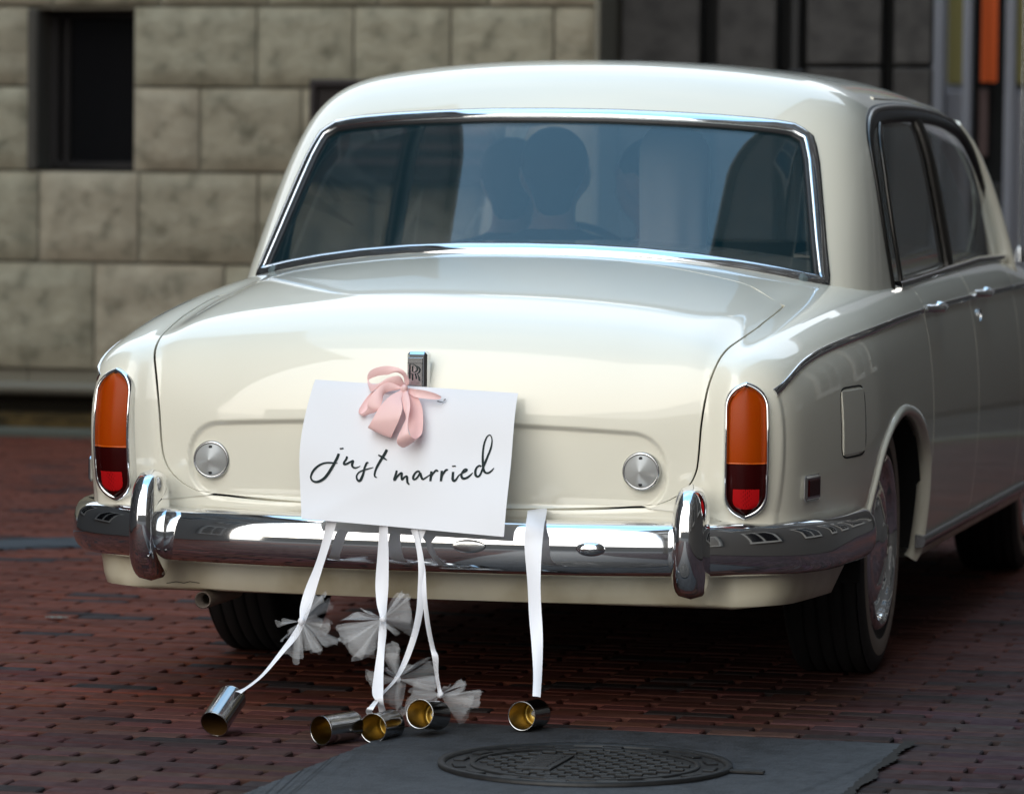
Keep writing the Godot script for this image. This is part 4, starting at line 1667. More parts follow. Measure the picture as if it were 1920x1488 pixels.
func wheel(c: Node3D, at: Vector3, s: float) -> void:
	# turned about the axle; +y of the profile looks outward
	var b := Basis(Vector3.FORWARD, PI / 2 * s)
	var xf := Transform3D(b, at)
	if (b * Vector3.UP).x * s < 0:
		xf = Transform3D(Basis(Vector3.FORWARD, -PI / 2 * s), at)
	var t := Geo.new()
	var prof := [[0.20, -0.085], [0.235, -0.098], [0.29, -0.10], [0.312, -0.092], [0.322, -0.083]]
	for k in 5:
		var h := -0.075 + k * 0.033
		prof.append_array([[0.3265, h], [0.3265, h + 0.024], [0.319, h + 0.0255], [0.319, h + 0.0315]])
	prof.append_array([[0.322, 0.086], [0.310, 0.094], [0.29, 0.101], [0.235, 0.099], [0.20, 0.085]])
	t.lathe(prof, xf, 72)
	fix_out(t, at)
	var w := put("wheel", t, M.rubber, c)
	var ww := Geo.new()
	ww.lathe([[0.283, 0.1015], [0.27, 0.1035], [0.252, 0.1035], [0.243, 0.101]], xf, 64)
	fix_out(ww, at)
	put("whitewall", ww, M.whitewall, w)
	var rim := Geo.new()
	rim.lathe([[0.222, 0.095], [0.214, 0.106], [0.204, 0.106], [0.196, 0.094], [0.188, 0.070], [0.16, 0.066]], xf, 64)
	fix_out(rim, at)
	put("rim", rim, M.chrome, w)
	var hc := Geo.new()
	hc.lathe([[0.165, 0.066], [0.162, 0.082], [0.145, 0.092], [0.12, 0.094], [0.112, 0.088], [0.10, 0.094], [0.06, 0.104], [0.045, 0.106], [0.04, 0.112], [0.0, 0.114]], xf, 64)
	fix_out(hc, at)
	put("hub_cap", hc, M.chrome, w)
	var inn := Geo.new()
	inn.lathe([[0.21, -0.09], [0.15, -0.07], [0.0, -0.07]], xf, 32)
	put("inner_disc", inn, M.black, w)

# ------------------------------------------------------------------ people in the car: one smooth skin each, meshed as surface nets
func nets(caps: Array, lo: Vector3, hi: Vector3, cell: float, blend: float) -> Geo:
	var nx := int((hi.x - lo.x) / cell) + 2
	var ny := int((hi.y - lo.y) / cell) + 2
	var nz := int((hi.z - lo.z) / cell) + 2
	var val := PackedFloat32Array()
	val.resize(nx * ny * nz)
	for k in nz:
		for j in ny:
			for i in nx:
				val[(k * ny + j) * nx + i] = caps_at(caps, lo + Vector3(i, j, k) * cell, blend)
	var at := PackedInt32Array()
	at.resize(nx * ny * nz)
	at.fill(-1)
	var g := Geo.new()
	for k in nz - 1:
		for j in ny - 1:
			for i in nx - 1:
				var sum := Vector3.ZERO
				var cnt := 0
				var corner := []
				for q in 8:
					corner.append(val[((k + (q >> 2)) * ny + j + ((q >> 1) & 1)) * nx + i + (q & 1)])
				for e in [[0, 1], [2, 3], [4, 5], [6, 7], [0, 2], [1, 3], [4, 6], [5, 7], [0, 4], [1, 5], [2, 6], [3, 7]]:
					var a: float = corner[e[0]]
					var b: float = corner[e[1]]
					if (a < 0) != (b < 0):
						var f := a / (a - b)
						var pa := Vector3(e[0] & 1, (e[0] >> 1) & 1, e[0] >> 2)
						var pb := Vector3(e[1] & 1, (e[1] >> 1) & 1, e[1] >> 2)
						sum += pa.lerp(pb, f)
						cnt += 1
				if cnt:
					var p := lo + (Vector3(i, j, k) + sum / cnt) * cell
					at[(k * ny + j) * nx + i] = g.v.size()
					g.v.append(p)
					var e := cell * 0.5
					g.n.append(Vector3(caps_at(caps, p + Vector3(e, 0, 0), blend) - caps_at(caps, p - Vector3(e, 0, 0), blend), caps_at(caps, p + Vector3(0, e, 0), blend) - caps_at(caps, p - Vector3(0, e, 0), blend), caps_at(caps, p + Vector3(0, 0, e), blend) - caps_at(caps, p - Vector3(0, 0, e), blend)).normalized())
					g.uv.append(Vector2(p.x, p.y))
	for k in range(1, nz - 1):
		for j in range(1, ny - 1):
			for i in range(1, nx - 1):
				var a := val[(k * ny + j) * nx + i]
				for d in 3:
					var b := val[(k * ny + j) * nx + i + 1] if d == 0 else (val[(k * ny + j + 1) * nx + i] if d == 1 else val[((k + 1) * ny + j) * nx + i])
					if (a < 0) == (b < 0):
						continue
					var q := []
					for o in [[0, 0], [1, 0], [1, 1], [0, 1]]:
						var i2: int = i - (0 if d == 0 else o[0])
						var j2: int = j - (o[0] if d == 0 else (0 if d == 1 else o[1]))
						var k2: int = k - (o[1] if d < 2 else 0)
						q.append(at[(k2 * ny + j2) * nx + i2])
					if q.min() < 0:
						continue
					var m: Vector3 = g.n[q[0]] + g.n[q[2]]
					g.tri_o(q[0], q[1], q[2], m)
					g.tri_o(q[0], q[2], q[3], m)
	return g

func caps_at(caps: Array, p: Vector3, blend: float) -> float:
	var f := 9.0
	for c in caps:
		var a: Vector3 = c[0]
		var ba: Vector3 = c[1] - a
		var h := clampf((p - a).dot(ba) / maxf(ba.length_squared(), 1e-9), 0.0, 1.0)
		var d := p.distance_to(a + ba * h) - lerpf(c[2], c[3], h)
		var q := maxf(blend - absf(f - d), 0.0) / blend
		f = minf(f, d) - q * q * blend * 0.25
	return f

func person(at: Vector3, label: String, bride: bool, turn: float) -> void:
	# at: middle of the head
	var o := thing("person", label, "person", at)
	o.rotation.y = turn
	var h := Vector3.ZERO
	var caps := [[h + Vector3(0, 0.025, 0.012), h + Vector3(0, 0.02, -0.02), 0.088, 0.086], [h + Vector3(0, -0.05, -0.045), h + Vector3(0, -0.03, -0.03), 0.055, 0.06],
		[h + Vector3(0, -0.01, -0.105), h + Vector3(0, -0.03, -0.115), 0.011, 0.015], [h + Vector3(0.082, -0.01, 0.0), h + Vector3(0.086, -0.03, 0.0), 0.014, 0.01], [h + Vector3(-0.082, -0.01, 0.0), h + Vector3(-0.086, -0.03, 0.0), 0.014, 0.01],
		[h + Vector3(0, -0.06, 0.015), h + Vector3(0, -0.18, 0.03), 0.055, 0.06],
		[h + Vector3(-0.16, -0.25, 0.02), h + Vector3(0.16, -0.25, 0.02), 0.065, 0.065], [h + Vector3(0, -0.27, 0.03), h + Vector3(0, -0.6, 0.06), 0.13, 0.13], [h + Vector3(0.1, -0.3, 0.02), h + Vector3(0.08, -0.6, 0.04), 0.11, 0.11], [h + Vector3(-0.1, -0.3, 0.02), h + Vector3(-0.08, -0.6, 0.04), 0.11, 0.11],
		[h + Vector3(0.2, -0.27, 0.0), h + Vector3(0.25, -0.5, -0.05), 0.055, 0.045], [h + Vector3(-0.2, -0.27, 0.0), h + Vector3(-0.25, -0.5, -0.05), 0.055, 0.045], [h + Vector3(0.25, -0.5, -0.05), h + Vector3(0.14, -0.55, -0.25), 0.045, 0.036], [h + Vector3(-0.25, -0.5, -0.05), h + Vector3(-0.14, -0.55, -0.25), 0.045, 0.036]]
	put("body", nets(caps, Vector3(-0.34, -0.62, -0.32), Vector3(0.34, 0.14, 0.22), 0.02, 0.04), M.skin, o)
	var top := []
	for k in range(6, caps.size()):
		var q: Array = caps[k].duplicate()
		q[2] += 0.012
		q[3] += 0.012
		top.append(q)
	put("dress" if bride else "jacket", nets(top, Vector3(-0.36, -0.66, -0.34), Vector3(0.36, -0.12, 0.24), 0.025, 0.04), M.dress if bride else M.suit, o)
	var hair := [[h + Vector3(0, 0.035, 0.028), h + Vector3(0, 0.03, -0.005), 0.091, 0.090], [h + Vector3(0, -0.02, 0.045), h + Vector3(0, -0.075, 0.045), 0.066, 0.050]]
	put("hair", nets(hair, Vector3(-0.12, -0.15, -0.13), Vector3(0.12, 0.16, 0.17), 0.014, 0.03), M.hair, o)
	if bride:
		var v := Geo.new()
		var P := PackedVector3Array()
		for i in 16:
			var q := i / 15.0
			var r := lerpf(0.03, 0.118, pow(minf(1.0, q * 4.0), 0.55)) - 0.012 * smoothstep(0.35, 0.7, q)
			for j in 25:
				var a := lerpf(0.55, PI - 0.1, j / 24.0)
				var fold := 0.006 * (1.0 + sin(j * 0.83 + q * 2.0)) * smoothstep(0.2, 0.8, q)
				P.append(Vector3(cos(a) * (r + fold), 0.146 - 0.55 * q * q - 0.07 * q, 0.045 + sin(a) * (r * 0.9 + fold)))
		v.grid(P, 16, 25)
		put("veil", v, M.veil, o)

# ------------------------------------------------------------------ wedding decorations
func sign_point(s: float, t: float, lift := 0.0) -> Vector3:
	var a := Vector3(-0.2271, 0.7767, 0).lerp(Vector3(0.2333, 0.7564, 0), s)
	var b := Vector3(-0.2190, 0.4777, 0).lerp(Vector3(0.2376, 0.4520, 0), s)
	var q := clampf(t, 0.0, 1.0)
	var p := a.lerp(b, t)
	p.z = 0.035 + 0.13 * pow(q, 0.8)
	p.x -= 0.016 * sin(PI * q) * (1.0 - s)
	p.z += 0.005 * sin(s * 4.0 + 0.6) * (1.0 - q) + 0.004 * sin(q * 5.0 + s * 2.0)
	p.z += 0.0022 * sin(s * 9.0 + q * 7.0) * q + 0.0016 * sin(s * 3.0 - q * 11.0 + 1.0) + 0.004 * exp(-pow((s * 0.8 + q - 1.02) / 0.05, 2.0)) * smoothstep(0.5, 0.0, s)
	return p + Vector3(0, 0.38, 0.92) * lift

func paper_sign() -> void:
	var o := thing("paper_sign", "white paper sign with handwritten just married hanging on the car boot", "sign")
	for side in 2:
		var g := Geo.new()
		var P := PackedVector3Array()
		for i in 31:
			for j in 31:
				P.append(sign_point(j / 30.0, i / 30.0, -0.0008 if side == 0 else 0.0))
		g.grid(P, 31, 31)
		face_to(g, Vector3(0, 0, -1.0 if side == 0 else 1.0))
		put("sheet" if side == 1 else "back_sheet", g, M.paper, o)
	var st := Geo.new()
	for s in LETTERS:
		var pts := numbers(s)
		var mid := []
		for p in pts:
			mid.append(Vector3(p[0], p[1], p[2]))
		var c := curve3(mid, maxi(8, pts.size() * 5))
		var L := PackedVector3Array()
		var R := PackedVector3Array()
		for k in c.size():
			var a := sign_point(c[maxi(k - 1, 0)].x, c[maxi(k - 1, 0)].y)
			var b := sign_point(c[mini(k + 1, c.size() - 1)].x, c[mini(k + 1, c.size() - 1)].y)
			var d := (b - a).cross(Vector3(0, 0.38, 0.92)).normalized() * c[k].z * 0.00092
			var p := sign_point(c[k].x, c[k].y, 0.0012)
			L.append(p + d)
			R.append(p - d)
		st.strip(L, R, 2)
	face_to(st, Vector3(0, 0, 1))
	put("lettering", st, M.ink, o)
	# wire ends that hold the bow
	var wr := Geo.new()
	wr.sweep(PackedVector3Array([sign_point(0.63, 0.105, 0.012), sign_point(0.648, 0.10, 0.004), sign_point(0.665, 0.082, 0.009)]), filled(Vector3(0, 0, 1), 3), ellipse(0.0015, 0.0015, 6))
	put("wire", wr, M.tin, o)

const LETTERS := [
	"0.1884,0.5144,3.3 0.1813,0.5474,3.5 0.1710,0.5807,3.5 0.1582,0.6180,3.7 0.1403,0.6630,3.9 0.1217,0.6974,3.7 0.1003,0.7208,3.5 0.0787,0.7306,2.9 0.0619,0.7226,2.3 0.0551,0.7019,2.3 0.0592,0.6763,2.7 0.0706,0.6463,3.1 0.0889,0.6172,2.9 0.1097,0.5969,2.5 0.1331,0.5859,2.3 0.1592,0.5839,2.1 0.1855,0.5840,0.8",
	"0.1994,0.4717,4.7 0.2002,0.4817,4.7",
	"0.2230,0.5347,2.1 0.2283,0.5366,2.7 0.2240,0.5531,2.7 0.2160,0.5737,2.7 0.2177,0.5860,2.9 0.2283,0.5830,2.7 0.2443,0.5686,2.7 0.2581,0.5581,2.7 0.2565,0.5743,3.1 0.2548,0.5888,2.9 0.2602,0.6024,2.5 0.2699,0.6066,2.3 0.2839,0.5996,1.4 0.2954,0.5894,0.6",
	"0.3334,0.5626,1.4 0.3252,0.5646,2.7 0.3201,0.5812,2.7 0.3151,0.6031,2.7 0.3126,0.6283,2.7 0.3065,0.6610,3.3 0.2965,0.6907,3.5 0.2871,0.6961,2.9 0.2796,0.6821,2.3 0.2790,0.6608,2.1 0.2878,0.6383,2.1 0.3063,0.6212,2.1 0.3296,0.6078,1.8 0.3576,0.5928,0.8",
	"0.4149,0.4602,3.5 0.4045,0.4969,3.7 0.3904,0.5375,3.5 0.3761,0.5818,3.1 0.3671,0.6183,2.5 0.3645,0.6435,2.3 0.3674,0.6574,1.8 0.3772,0.6640,0.8",
	"0.3762,0.5019,1.6 0.3937,0.5141,2.7 0.4062,0.5233,2.3 0.4200,0.5348,0.8",
	"0.4687,0.6020,2.4 0.4653,0.6293,2.9 0.4594,0.6692,3.4 0.4703,0.6494,2.6 0.4845,0.6229,2.6 0.4927,0.6199,2.9 0.4929,0.6426,2.9 0.4960,0.6629,2.6 0.5064,0.6451,2.4 0.5172,0.6377,2.6 0.5196,0.6601,2.9 0.5218,0.6804,2.6 0.5307,0.6950,1.7",
	"0.5781,0.6017,2.6 0.5681,0.5967,2.4 0.5576,0.6082,2.6 0.5490,0.6319,2.9 0.5485,0.6525,2.6 0.5584,0.6534,2.4 0.5700,0.6335,2.4 0.5798,0.6077,2.4 0.5852,0.6318,2.9 0.5930,0.6494,2.4 0.6064,0.6375,1.9 0.6222,0.6192,1.4 0.6341,0.6075,1.4",
	"0.6317,0.5893,2.9 0.6307,0.6223,3.1 0.6292,0.6595,2.6 0.6323,0.6263,2.2 0.6433,0.5962,2.4 0.6535,0.5807,2.6 0.6635,0.5857,1.7",
	"0.6799,0.5797,2.9 0.6798,0.6125,3.1 0.6792,0.6536,2.6 0.6833,0.6162,2.2 0.6915,0.5886,2.6 0.7003,0.5724,2.6 0.7091,0.5702,1.4",
	"0.7329,0.5818,2.9 0.7331,0.6104,3.1 0.7345,0.6349,3.4 0.7420,0.6442,3.1 0.7510,0.6309,2.4 0.7607,0.6052,1.7 0.7723,0.5895,1.7 0.7842,0.5800,2.2 0.7970,0.5622,2.4 0.7884,0.5570,2.2 0.7783,0.5745,2.4 0.7730,0.6017,2.9 0.7811,0.6213,3.1 0.7949,0.6197,2.9 0.8107,0.6035,2.6 0.8258,0.5773,1.0",
	"0.7343,0.5374,4.5 0.7349,0.5463,4.5",
	"0.8631,0.5301,2.2 0.8531,0.5251,2.2 0.8416,0.5407,2.6 0.8368,0.5658,2.9 0.8407,0.5939,2.9 0.8523,0.6016,2.6 0.8623,0.5833,2.4 0.8708,0.5415,2.6 0.8792,0.4998,2.9 0.8897,0.4496,2.6 0.8991,0.4037,2.4 0.9031,0.3625,1.9 0.9011,0.3260,1.4 0.8906,0.3047,1.4 0.8777,0.3204,1.7 0.8682,0.3622,2.2 0.8648,0.4116,2.4 0.8654,0.4605,2.6 0.8690,0.5050,3.1 0.8738,0.5453,2.9 0.8837,0.5686,2.6 0.8977,0.5711,2.4 0.9107,0.5574,2.2 0.9231,0.5336,1.0",]

const BOW := [
	"-0.0115,0.7654,-0.0159,0.7639,0.0627 -0.0051,0.7784,-0.0177,0.7880,0.0650 -0.0151,0.8020,-0.0312,0.7981,0.0750 -0.0445,0.8115,-0.0502,0.7927,0.0750 -0.0766,0.8080,-0.0735,0.7897,0.0650 -0.1001,0.7970,-0.0989,0.7807,0.0500 -0.1055,0.7812,-0.1014,0.7734,0.0477 -0.0986,0.7678,-0.0869,0.7709,0.0639 -0.0867,0.7546,-0.0679,0.7741,0.0795 -0.0681,0.7636,-0.0478,0.7860,0.0834 -0.0368,0.7649,-0.0224,0.7900,0.0799 -0.0149,0.7644,-0.0127,0.7698,0.0664",
	"-0.0137,0.7647,-0.0166,0.7618,0.0789 -0.0487,0.7763,-0.0521,0.7529,0.0879 -0.0756,0.7545,-0.0549,0.7338,0.1038 -0.0868,0.7298,-0.0603,0.7198,0.1099 -0.0878,0.7190,-0.0691,0.7117,0.1069 -0.1006,0.7084,-0.0852,0.7059,0.0992 -0.1119,0.7078,-0.0989,0.7013,0.0920 -0.1105,0.7228,-0.0949,0.7119,0.0802 -0.0889,0.7537,-0.0770,0.7440,0.0613 -0.0481,0.7616,-0.0422,0.7575,0.0601",
	"-0.0136,0.7633,-0.0106,0.7619,0.0793 -0.0404,0.7454,-0.0112,0.7418,0.1035 -0.0576,0.7218,-0.0047,0.7216,0.1199 -0.0713,0.6950,-0.0107,0.6950,0.1274 -0.0822,0.6782,-0.0294,0.6583,0.1219 -0.0792,0.6837,-0.0293,0.6665,0.1038 -0.0562,0.7171,-0.0268,0.7107,0.0824 -0.0211,0.7567,-0.0182,0.7567,0.0620",
	"-0.0113,0.7626,-0.0062,0.7620,0.0795 -0.0130,0.7458,0.0041,0.7476,0.0981 -0.0046,0.7228,0.0118,0.7260,0.1150 0.0057,0.7026,0.0126,0.7035,0.1306 0.0005,0.6807,0.0140,0.6852,0.1431 -0.0076,0.6584,0.0192,0.6689,0.1509 -0.0072,0.6440,0.0273,0.6590,0.1455 0.0052,0.6380,0.0326,0.6577,0.1327 0.0128,0.6598,0.0393,0.6696,0.1160 0.0030,0.6828,0.0378,0.6991,0.1021 0.0028,0.7160,0.0312,0.7252,0.0892 -0.0011,0.7410,0.0178,0.7471,0.0811 -0.0071,0.7602,-0.0027,0.7603,0.0705",
	"-0.0044,0.7636,-0.0043,0.7541,0.0753 0.0154,0.7628,0.0156,0.7452,0.0864 0.0395,0.7598,0.0397,0.7422,0.0862 0.0604,0.7538,0.0605,0.7408,0.0822 0.0715,0.7474,0.0709,0.7425,0.0773",]

func pink_bow() -> void:
	var o := thing("pink_bow", "pink satin ribbon bow pinned to the top of the white sign", "bow")
	var k := 0
	for s in BOW:
		var pts := numbers(s)
		var A := []
		var B := []
		for p in pts:
			A.append(Vector3(p[0], p[1], p[4]))
			B.append(Vector3(p[2], p[3], p[4] + 0.002))
		var g := Geo.new()
		g.strip(curve3(A, pts.size() * 6), curve3(B, pts.size() * 6), 9, 0.0018)
		put("ribbon_tail" if k == 4 else "loop", g, M.satin_pink, o)
		k += 1
	var kn := Geo.new()
	kn.lathe([[0.0, 0.009], [0.006, 0.007], [0.009, 0.0], [0.006, -0.007], [0.0, -0.009]], Transform3D(Basis(Vector3.FORWARD, 0.5), Vector3(-0.0115, 0.763, 0.083)), 16)
	fix_out(kn, Vector3(-0.0115, 0.763, 0.083))
	put("knot", kn, M.satin_pink, o)

func white_ribbon(label: String, pts: Array, twist: float) -> void:
	var mid := []
	var wid := []
	for p in pts:
		mid.append(Vector3(p[0], p[1], p[2]))
		wid.append(Vector3(p[3], 0, 0))
	var c := curve3(mid, pts.size() * 6)
	var w := curve3(wid, pts.size() * 6)
	var L := PackedVector3Array()
	var R := PackedVector3Array()
	for k in c.size():
		var t := (c[mini(k + 1, c.size() - 1)] - c[maxi(k - 1, 0)]).normalized()
		var side := (Vector3.RIGHT - t * t.x).normalized()
		var f := t.cross(side)
		var a := sin(float(k) / c.size() * 9.0 + twist) * 0.45
		var d := (side * cos(a) + f * sin(a)) * w[k].x * 0.5
		L.append(c[k] - d)
		R.append(c[k] + d)
	var g := Geo.new()
	g.strip(L, R, 5, 0.0012)
	var m := put("ribbon", g, M.satin_white)
	m.set_meta("label", label)
	m.set_meta("category", "ribbon")
	m.set_meta("group", "white ribbons hanging from the bumper")

func tulle_bow(label: String, at: Array, petals: Array, seed_: int) -> void:
	var o := thing("tulle_bow", label, "bow", Vector3(at[0], at[1], at[2]), "tulle bows tied on the ribbons")
	var rg := RandomNumberGenerator.new()
	rg.seed = seed_
	for p in petals:
		var a := Vector3(p[0], p[1], rg.randf_range(-0.035, 0.05))
		var b := Vector3(p[2], p[3], rg.randf_range(-0.035, 0.05))
		var g := Geo.new()
		for layer in 2:
			var P := PackedVector3Array()
			var nr := 12
			var na := 22
			var ph := rg.randf_range(0, 6.0)
			var fr := rg.randf_range(2.0, 4.5)
			var jag := []
			for j in na:
				jag.append(rg.randf_range(0.86, 1.04))
			for i in nr:
				var r := pow(i / (nr - 1.0), 0.85)
				for j in na:
					var q := j / (na - 1.0)
					var tip := a.lerp(b, q * 1.3 - 0.15)
					var len := tip.length()
					var round_tip: float = (0.90 + 0.10 * pow(sin(clampf(q, 0.0, 1.0) * PI), 0.5)) * lerpf(1.0, lerpf(1.0, jag[(j / 5) * 5], 0.4), r)
					var pos := tip * r * round_tip
					var amp := 0.009 * r * (0.4 + 0.6 * r)
					pos.z += amp * sin(q * fr + ph) * 1.4 + 0.018 * sin(r * PI * 0.8) * (1.0 if layer == 0 else -0.4) + layer * 0.004
					var up := tip.cross(Vector3(0, 0, 1)).normalized()
					pos += up * amp * 0.5 * cos(q * fr * 1.7 + ph + r * 3.0)
					if layer == 1:
						pos *= 0.93
					P.append(pos)
			g.grid(P, nr, na)
		put("petal", g, M.tulle, o)
	var kn := Geo.new()
	kn.lathe([[0.0, 0.008], [0.006, 0.006], [0.0085, 0.0], [0.006, -0.006], [0.0, -0.008]], Transform3D.IDENTITY, 14)
	fix_out(kn, Vector3.ZERO)
	put("knot", kn, M.satin_white, o)

func tin_can(label: String, open_end: Vector3, shut_end: Vector3, dark: bool) -> void:
	var y := (open_end - shut_end).normalized()
	var x := y.cross(Vector3(0.3, 1, 0.2)).normalized()
	var z := x.cross(y)
	var L := open_end.distance_to(shut_end)
	var o := thing("tin_can", label, "tin can", shut_end, "tin cans tied behind the car")
	o.basis = Basis(x, y, z)
	var R := 0.031
	var g := Geo.new()
	var prof := [[0.0, 0.003], [R * 0.86, 0.003], [R * 0.9, 0.0], [R * 0.98, 0.0], [R * 1.02, 0.002], [R * 1.02, 0.005], [R, 0.0075]]
	for k in 6:
		prof.append_array([[R, L * (0.22 + 0.09 * k)], [R * 0.985, L * (0.25 + 0.09 * k)]])
	prof = prof.slice(0, 7)
	prof.append_array([[R, L * 0.3], [R, L * 0.7], [R, L - 0.006], [R * 1.02, L - 0.004], [R * 1.03, L - 0.001], [R * 1.01, L], [R * 0.97, L - 0.001]])
	g.lathe(prof, Transform3D.IDENTITY, 48)
	fix_out(g, Vector3(0, L * 0.5, 0))
	put("shell", g, M.tin, o)
	var inn := Geo.new()
	var ip := [[R * 0.97, L - 0.001]]
	for k in 9:
		ip.append_array([[R * 0.965, L * (0.85 - 0.075 * k)], [R * 0.945, L * (0.82 - 0.075 * k)]])
	ip.append_array([[R * 0.95, 0.006], [R * 0.7, 0.006], [R * 0.68, 0.008], [R * 0.4, 0.008], [R * 0.38, 0.006], [0.0, 0.006]])
	inn.lathe(ip, Transform3D.IDENTITY, 48, true)
	# faces look into the can
	var s := 0.0
	for k in inn.v.size():
		s += inn.n[k].dot(inn.v[k] - Vector3(0, L * 0.6, 0))
	if s > 0.0:
		for k in inn.n.size():
			inn.n[k] = -inn.n[k]
		for k in range(0, inn.idx.size(), 3):
			var w := inn.idx[k + 1]
			inn.idx[k + 1] = inn.idx[k + 2]
			inn.idx[k + 2] = w
	put("lining", inn, M.tin_dark if dark else M.tin_gold, o)
	if not dark:
		var kn := Geo.new()
		kn.lathe([[0.0, 0.012], [0.005, 0.009], [0.008, 0.0], [0.0, -0.004]], Transform3D(Basis.IDENTITY, Vector3(0.002, 0.012, 0)), 10)
		fix_out(kn, Vector3(0.002, 0.012, 0))
		put("ribbon_knot", kn, M.satin_white, o)

func litter() -> void:
	var k := 0
	for p in [[Vector3(-1.498, ROAD, -1.819), 0.03, "flat pale scrap lying on the bricks left of the car"], [Vector3(-0.632, ROAD, -0.937), 0.006, "tiny pale crumb in a brick joint right of the other crumb, near the leftmost can"], [Vector3(-0.629, ROAD, -0.560), 0.007, "tiny pale crumb in a brick joint in front of the leftmost can"]]:
		var g := Geo.new()
		var P := PackedVector3Array()
		for i in 5:
			for j in 9:
				P.append(p[0] + Vector3((j - 4) * 0.25 * p[1] + 0.002 * sin(i * 2.1), 0.003 + 0.12 * p[1] * absf(sin(j * 1.1 + i * 0.8 + k)), (i - 2) * 0.35 * p[1] * (1.0 - 0.1 * absf(j - 4))))
		g.grid(P, 5, 9)
		face_to(g, Vector3.UP)
		var m := put("paper_scrap", g, M.ledge if k == 0 else M.mortar)
		m.set_meta("label", p[2])
		m.set_meta("category", "litter")
		k += 1

func decorations() -> void:
	litter()
	paper_sign()
	pink_bow()
	tin_can("tin can tilted on its rim, leftmost, its dark open end to the viewer", Vector3(-0.3454, 0.0469, 0.3850), Vector3(-0.3322, 0.0969, 0.2950), true)
	tin_can("tin can lying on the bricks beside the asphalt edge, its long shiny side showing", Vector3(-0.0909, 0.0515, 0.4400), Vector3(-0.0448, 0.0539, 0.3500), false)
	tin_can("tin can with golden inside lying on the asphalt rim, touching the long shiny can", Vector3(0.0046, 0.0515, 0.3700), Vector3(0.0224, 0.0505, 0.2800), false)
	tin_can("tin can with golden ringed inside below the right-hand tulle bow", Vector3(0.0865, 0.0762, 0.2900), Vector3(0.1032, 0.0627, 0.2000), false)
	tin_can("tin can alone on the right at the end of the widest ribbon", Vector3(0.2752, 0.0613, 0.1400), Vector3(0.2895, 0.0570, 0.0500), false)
	white_ribbon("white ribbon running down to the leftmost tilted can", [[-0.1570,0.4742,0.1400,0.0253],[-0.1669,0.4276,0.1464,0.0253],[-0.1807,0.3753,0.1556,0.0230],[-0.1961,0.3231,0.1676,0.0253],[-0.2035,0.2833,0.1824,0.0230],[-0.2053,0.2546,0.2000,0.0138],[-0.2159,0.2259,0.2204,0.0150],[-0.2362,0.1931,0.2486,0.0127],[-0.2662,0.1489,0.2796,0.0115],[-0.2912,0.1239,0.3034,0.0138],[-0.3093,0.1111,0.3300,0.0196]], 0.4)
	white_ribbon("white ribbon hanging straight below the middle of the sign with a tulle bow halfway", [[-0.0368,0.4669,0.1500,0.0242],[-0.0356,0.4033,0.1562,0.0311],[-0.0351,0.3458,0.1648,0.0311],[-0.0316,0.3003,0.1758,0.0230],[-0.0252,0.2692,0.1892,0.0138],[-0.0217,0.2395,0.2050,0.0173],[-0.0199,0.2008,0.2232,0.0161],[-0.0185,0.1544,0.2438,0.0230],[-0.0141,0.1225,0.2668,0.0300],[-0.0035,0.1021,0.2872,0.0184],[-0.0060,0.0781,0.2600,0.0161],[-0.0014,0.0516,0.2500,0.0138]], 1.2)
	white_ribbon("thin white ribbon curving left from the sign to the can beside the long can", [[0.0318,0.4631,0.1500,0.0184],[0.0435,0.4291,0.1564,0.0127],[0.0531,0.3835,0.1636,0.0138],[0.0547,0.3374,0.1676,0.0161],[0.0518,0.2796,0.1724,0.0150],[0.0387,0.2212,0.1750,0.0138],[0.0203,0.1688,0.1804,0.0138],[0.0052,0.1353,0.1986,0.0127],[-0.0132,0.1078,0.2396,0.0138],[-0.0151,0.0886,0.3134,0.0138],[-0.0235,0.0763,0.3000,0.0138],[-0.0132,0.0577,0.2850,0.0127]], 2.0)
	white_ribbon("thin kinked white ribbon ending at the right-hand tulle bow", [[0.0475,0.4613,0.1500,0.0230],[0.0434,0.4263,0.1512,0.0115],[0.0546,0.3774,0.1599,0.0150],[0.0630,0.3147,0.1711,0.0104],[0.0678,0.2557,0.1598,0.0104],[0.0742,0.2016,0.1409,0.0104],[0.0813,0.1824,0.1444,0.0138],[0.0804,0.1481,0.1305,0.0104],[0.0838,0.1119,0.1190,0.0115],[0.0917,0.0971,0.1300,0.0092]], 0.0)
	white_ribbon("broad white ribbon over the bumper right of the sign, ending at the lone can", [[0.2688,0.4989,-0.0150,0.0415],[0.2909,0.4941,0.0873,0.0415],[0.3011,0.4766,0.1444,0.0403],[0.3020,0.4375,0.1611,0.0392],[0.3091,0.3703,0.1825,0.0357],[0.3185,0.3039,0.2086,0.0323],[0.3325,0.2390,0.2444,0.0253],[0.3441,0.1751,0.2848,0.0196],[0.3531,0.1281,0.3300,0.0173]], 2.9)
	tulle_bow("tulle bow on the ribbon of the leftmost can, above the bricks", [-0.2036,0.2580,0.2100], [[-0.0522,-0.0001,-0.0521,-0.0088],[0.0353,0.0617,0.0497,0.0553],[0.0532,0.0624,0.0746,0.0700],[0.0730,0.0578,0.0714,0.0336],[0.0545,0.0209,0.0548,-0.0084],[0.0644,0.0144,0.0753,-0.0060],[0.0753,-0.0060,0.0684,-0.0269],[0.0883,-0.0470,0.0687,-0.0580],[0.0580,-0.0602,0.0472,-0.0640],[0.0491,-0.0743,0.0240,-0.0770],[0.0239,-0.0666,0.0006,-0.0692],[0.0027,-0.0943,-0.0407,-0.0760],[-0.0012,-0.0676,-0.0283,-0.0564],[-0.0393,-0.0326,-0.0320,-0.0444]], 3)
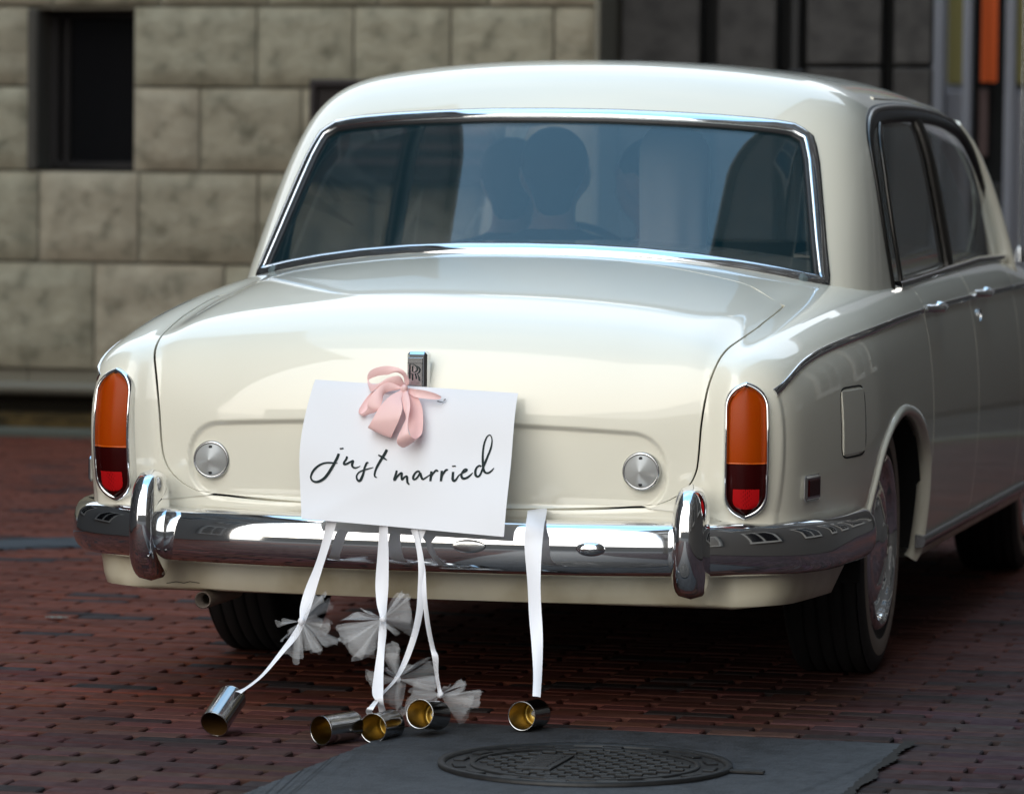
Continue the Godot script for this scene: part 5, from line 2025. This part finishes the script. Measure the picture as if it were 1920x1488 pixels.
	tulle_bow("tulle bow halfway down the straight middle ribbon, spread like two wings", [-0.0208,0.2686,0.2050], [[-0.0942,-0.0033,-0.0704,0.0097],[-0.1053,-0.0232,-0.0823,-0.0564],[-0.0823,-0.0564,-0.0543,-0.0918],[-0.0927,-0.0252,-0.0443,-0.0915],[-0.0479,0.0226,-0.0177,0.0188],[-0.0193,-0.0735,-0.0518,-0.0917],[0.0419,0.0596,0.0618,0.0675],[0.0519,0.0660,0.0782,0.0560],[0.0745,0.0535,0.0787,0.0052],[0.0774,0.0124,0.0666,-0.0340],[0.0429,-0.0336,0.0128,-0.0238]], 4)
	tulle_bow("tulle bow low in the middle behind the can with golden inside", [0.0088,0.1368,0.1900], [[-0.0185,0.0823,0.0092,0.0857],[-0.0233,0.0601,0.0094,0.0662],[-0.0254,0.0259,-0.0230,0.0309],[-0.0695,0.0169,-0.0578,-0.0218],[0.0723,0.0515,0.0474,0.0360],[0.0198,0.0325,0.0473,0.0408],[0.0899,0.0473,0.0977,0.0208],[0.1003,0.0087,0.1044,-0.0154],[-0.0247,-0.0449,0.0033,-0.0804],[0.0178,-0.0188,0.0033,-0.0780],[-0.0299,-0.0305,-0.0145,-0.0592]], 5)
	tulle_bow("tulle bow on the ground end of the kinked ribbon, fanned to the right", [0.0826,0.0956,0.1000], [[0.0188,0.0204,0.0414,0.0336],[0.0414,0.0336,0.0692,0.0347],[0.0668,0.0223,0.0492,0.0106],[0.0366,0.0088,0.0947,0.0074],[0.0947,0.0062,0.0875,-0.0285],[0.0948,-0.0036,0.0576,-0.0617],[0.0825,-0.0336,0.0422,-0.0426],[-0.0774,0.0019,-0.0675,0.0269],[-0.0748,-0.0030,-0.0846,-0.0478],[-0.0869,-0.0676,-0.0512,-0.0810]], 6)

func _ready() -> void:
	rng.seed = 11
	light_and_camera()
	materials()
	street()
	stone_building()
	shopfront()
	facade_block("street_building", "tall grey building along the left side of the street", Vector3(-7.9, 0, 1.0), Vector3(6.0, 10.6, 10.2), 1.0, M.facade)
	facade_block("street_building", "tall grey building along the right side of the street", Vector3(6.4, 0, -2.6), Vector3(6.0, 12.5, 19.0), -1.0, M.facade_dark)
	facade_block("street_building", "low dark building closing the street ahead on the right", Vector3(4.6, 0, -15.5), Vector3(6.2, 7.0, 4.0), -1.0, M.end_wall)
	facade_block("street_building", "low grey building far across the square behind the viewer", Vector3(0, 0, 52.0), Vector3(60.0, 6.0, 5.0), 1.0, M.facade)
	car()
	person(Vector3(-0.16, 1.24, -1.98), "person in a dark suit on the back seat seen through the rear window", false, 0.15)
	person(Vector3(0.125, 1.22, -1.90), "person with a long white veil on the back seat, right side of the rear window", true, 1.05)
	person(Vector3(-0.46, 1.22, -2.75), "person driving, a dark shape in front of the back seat", false, 0.0)
	decorations()
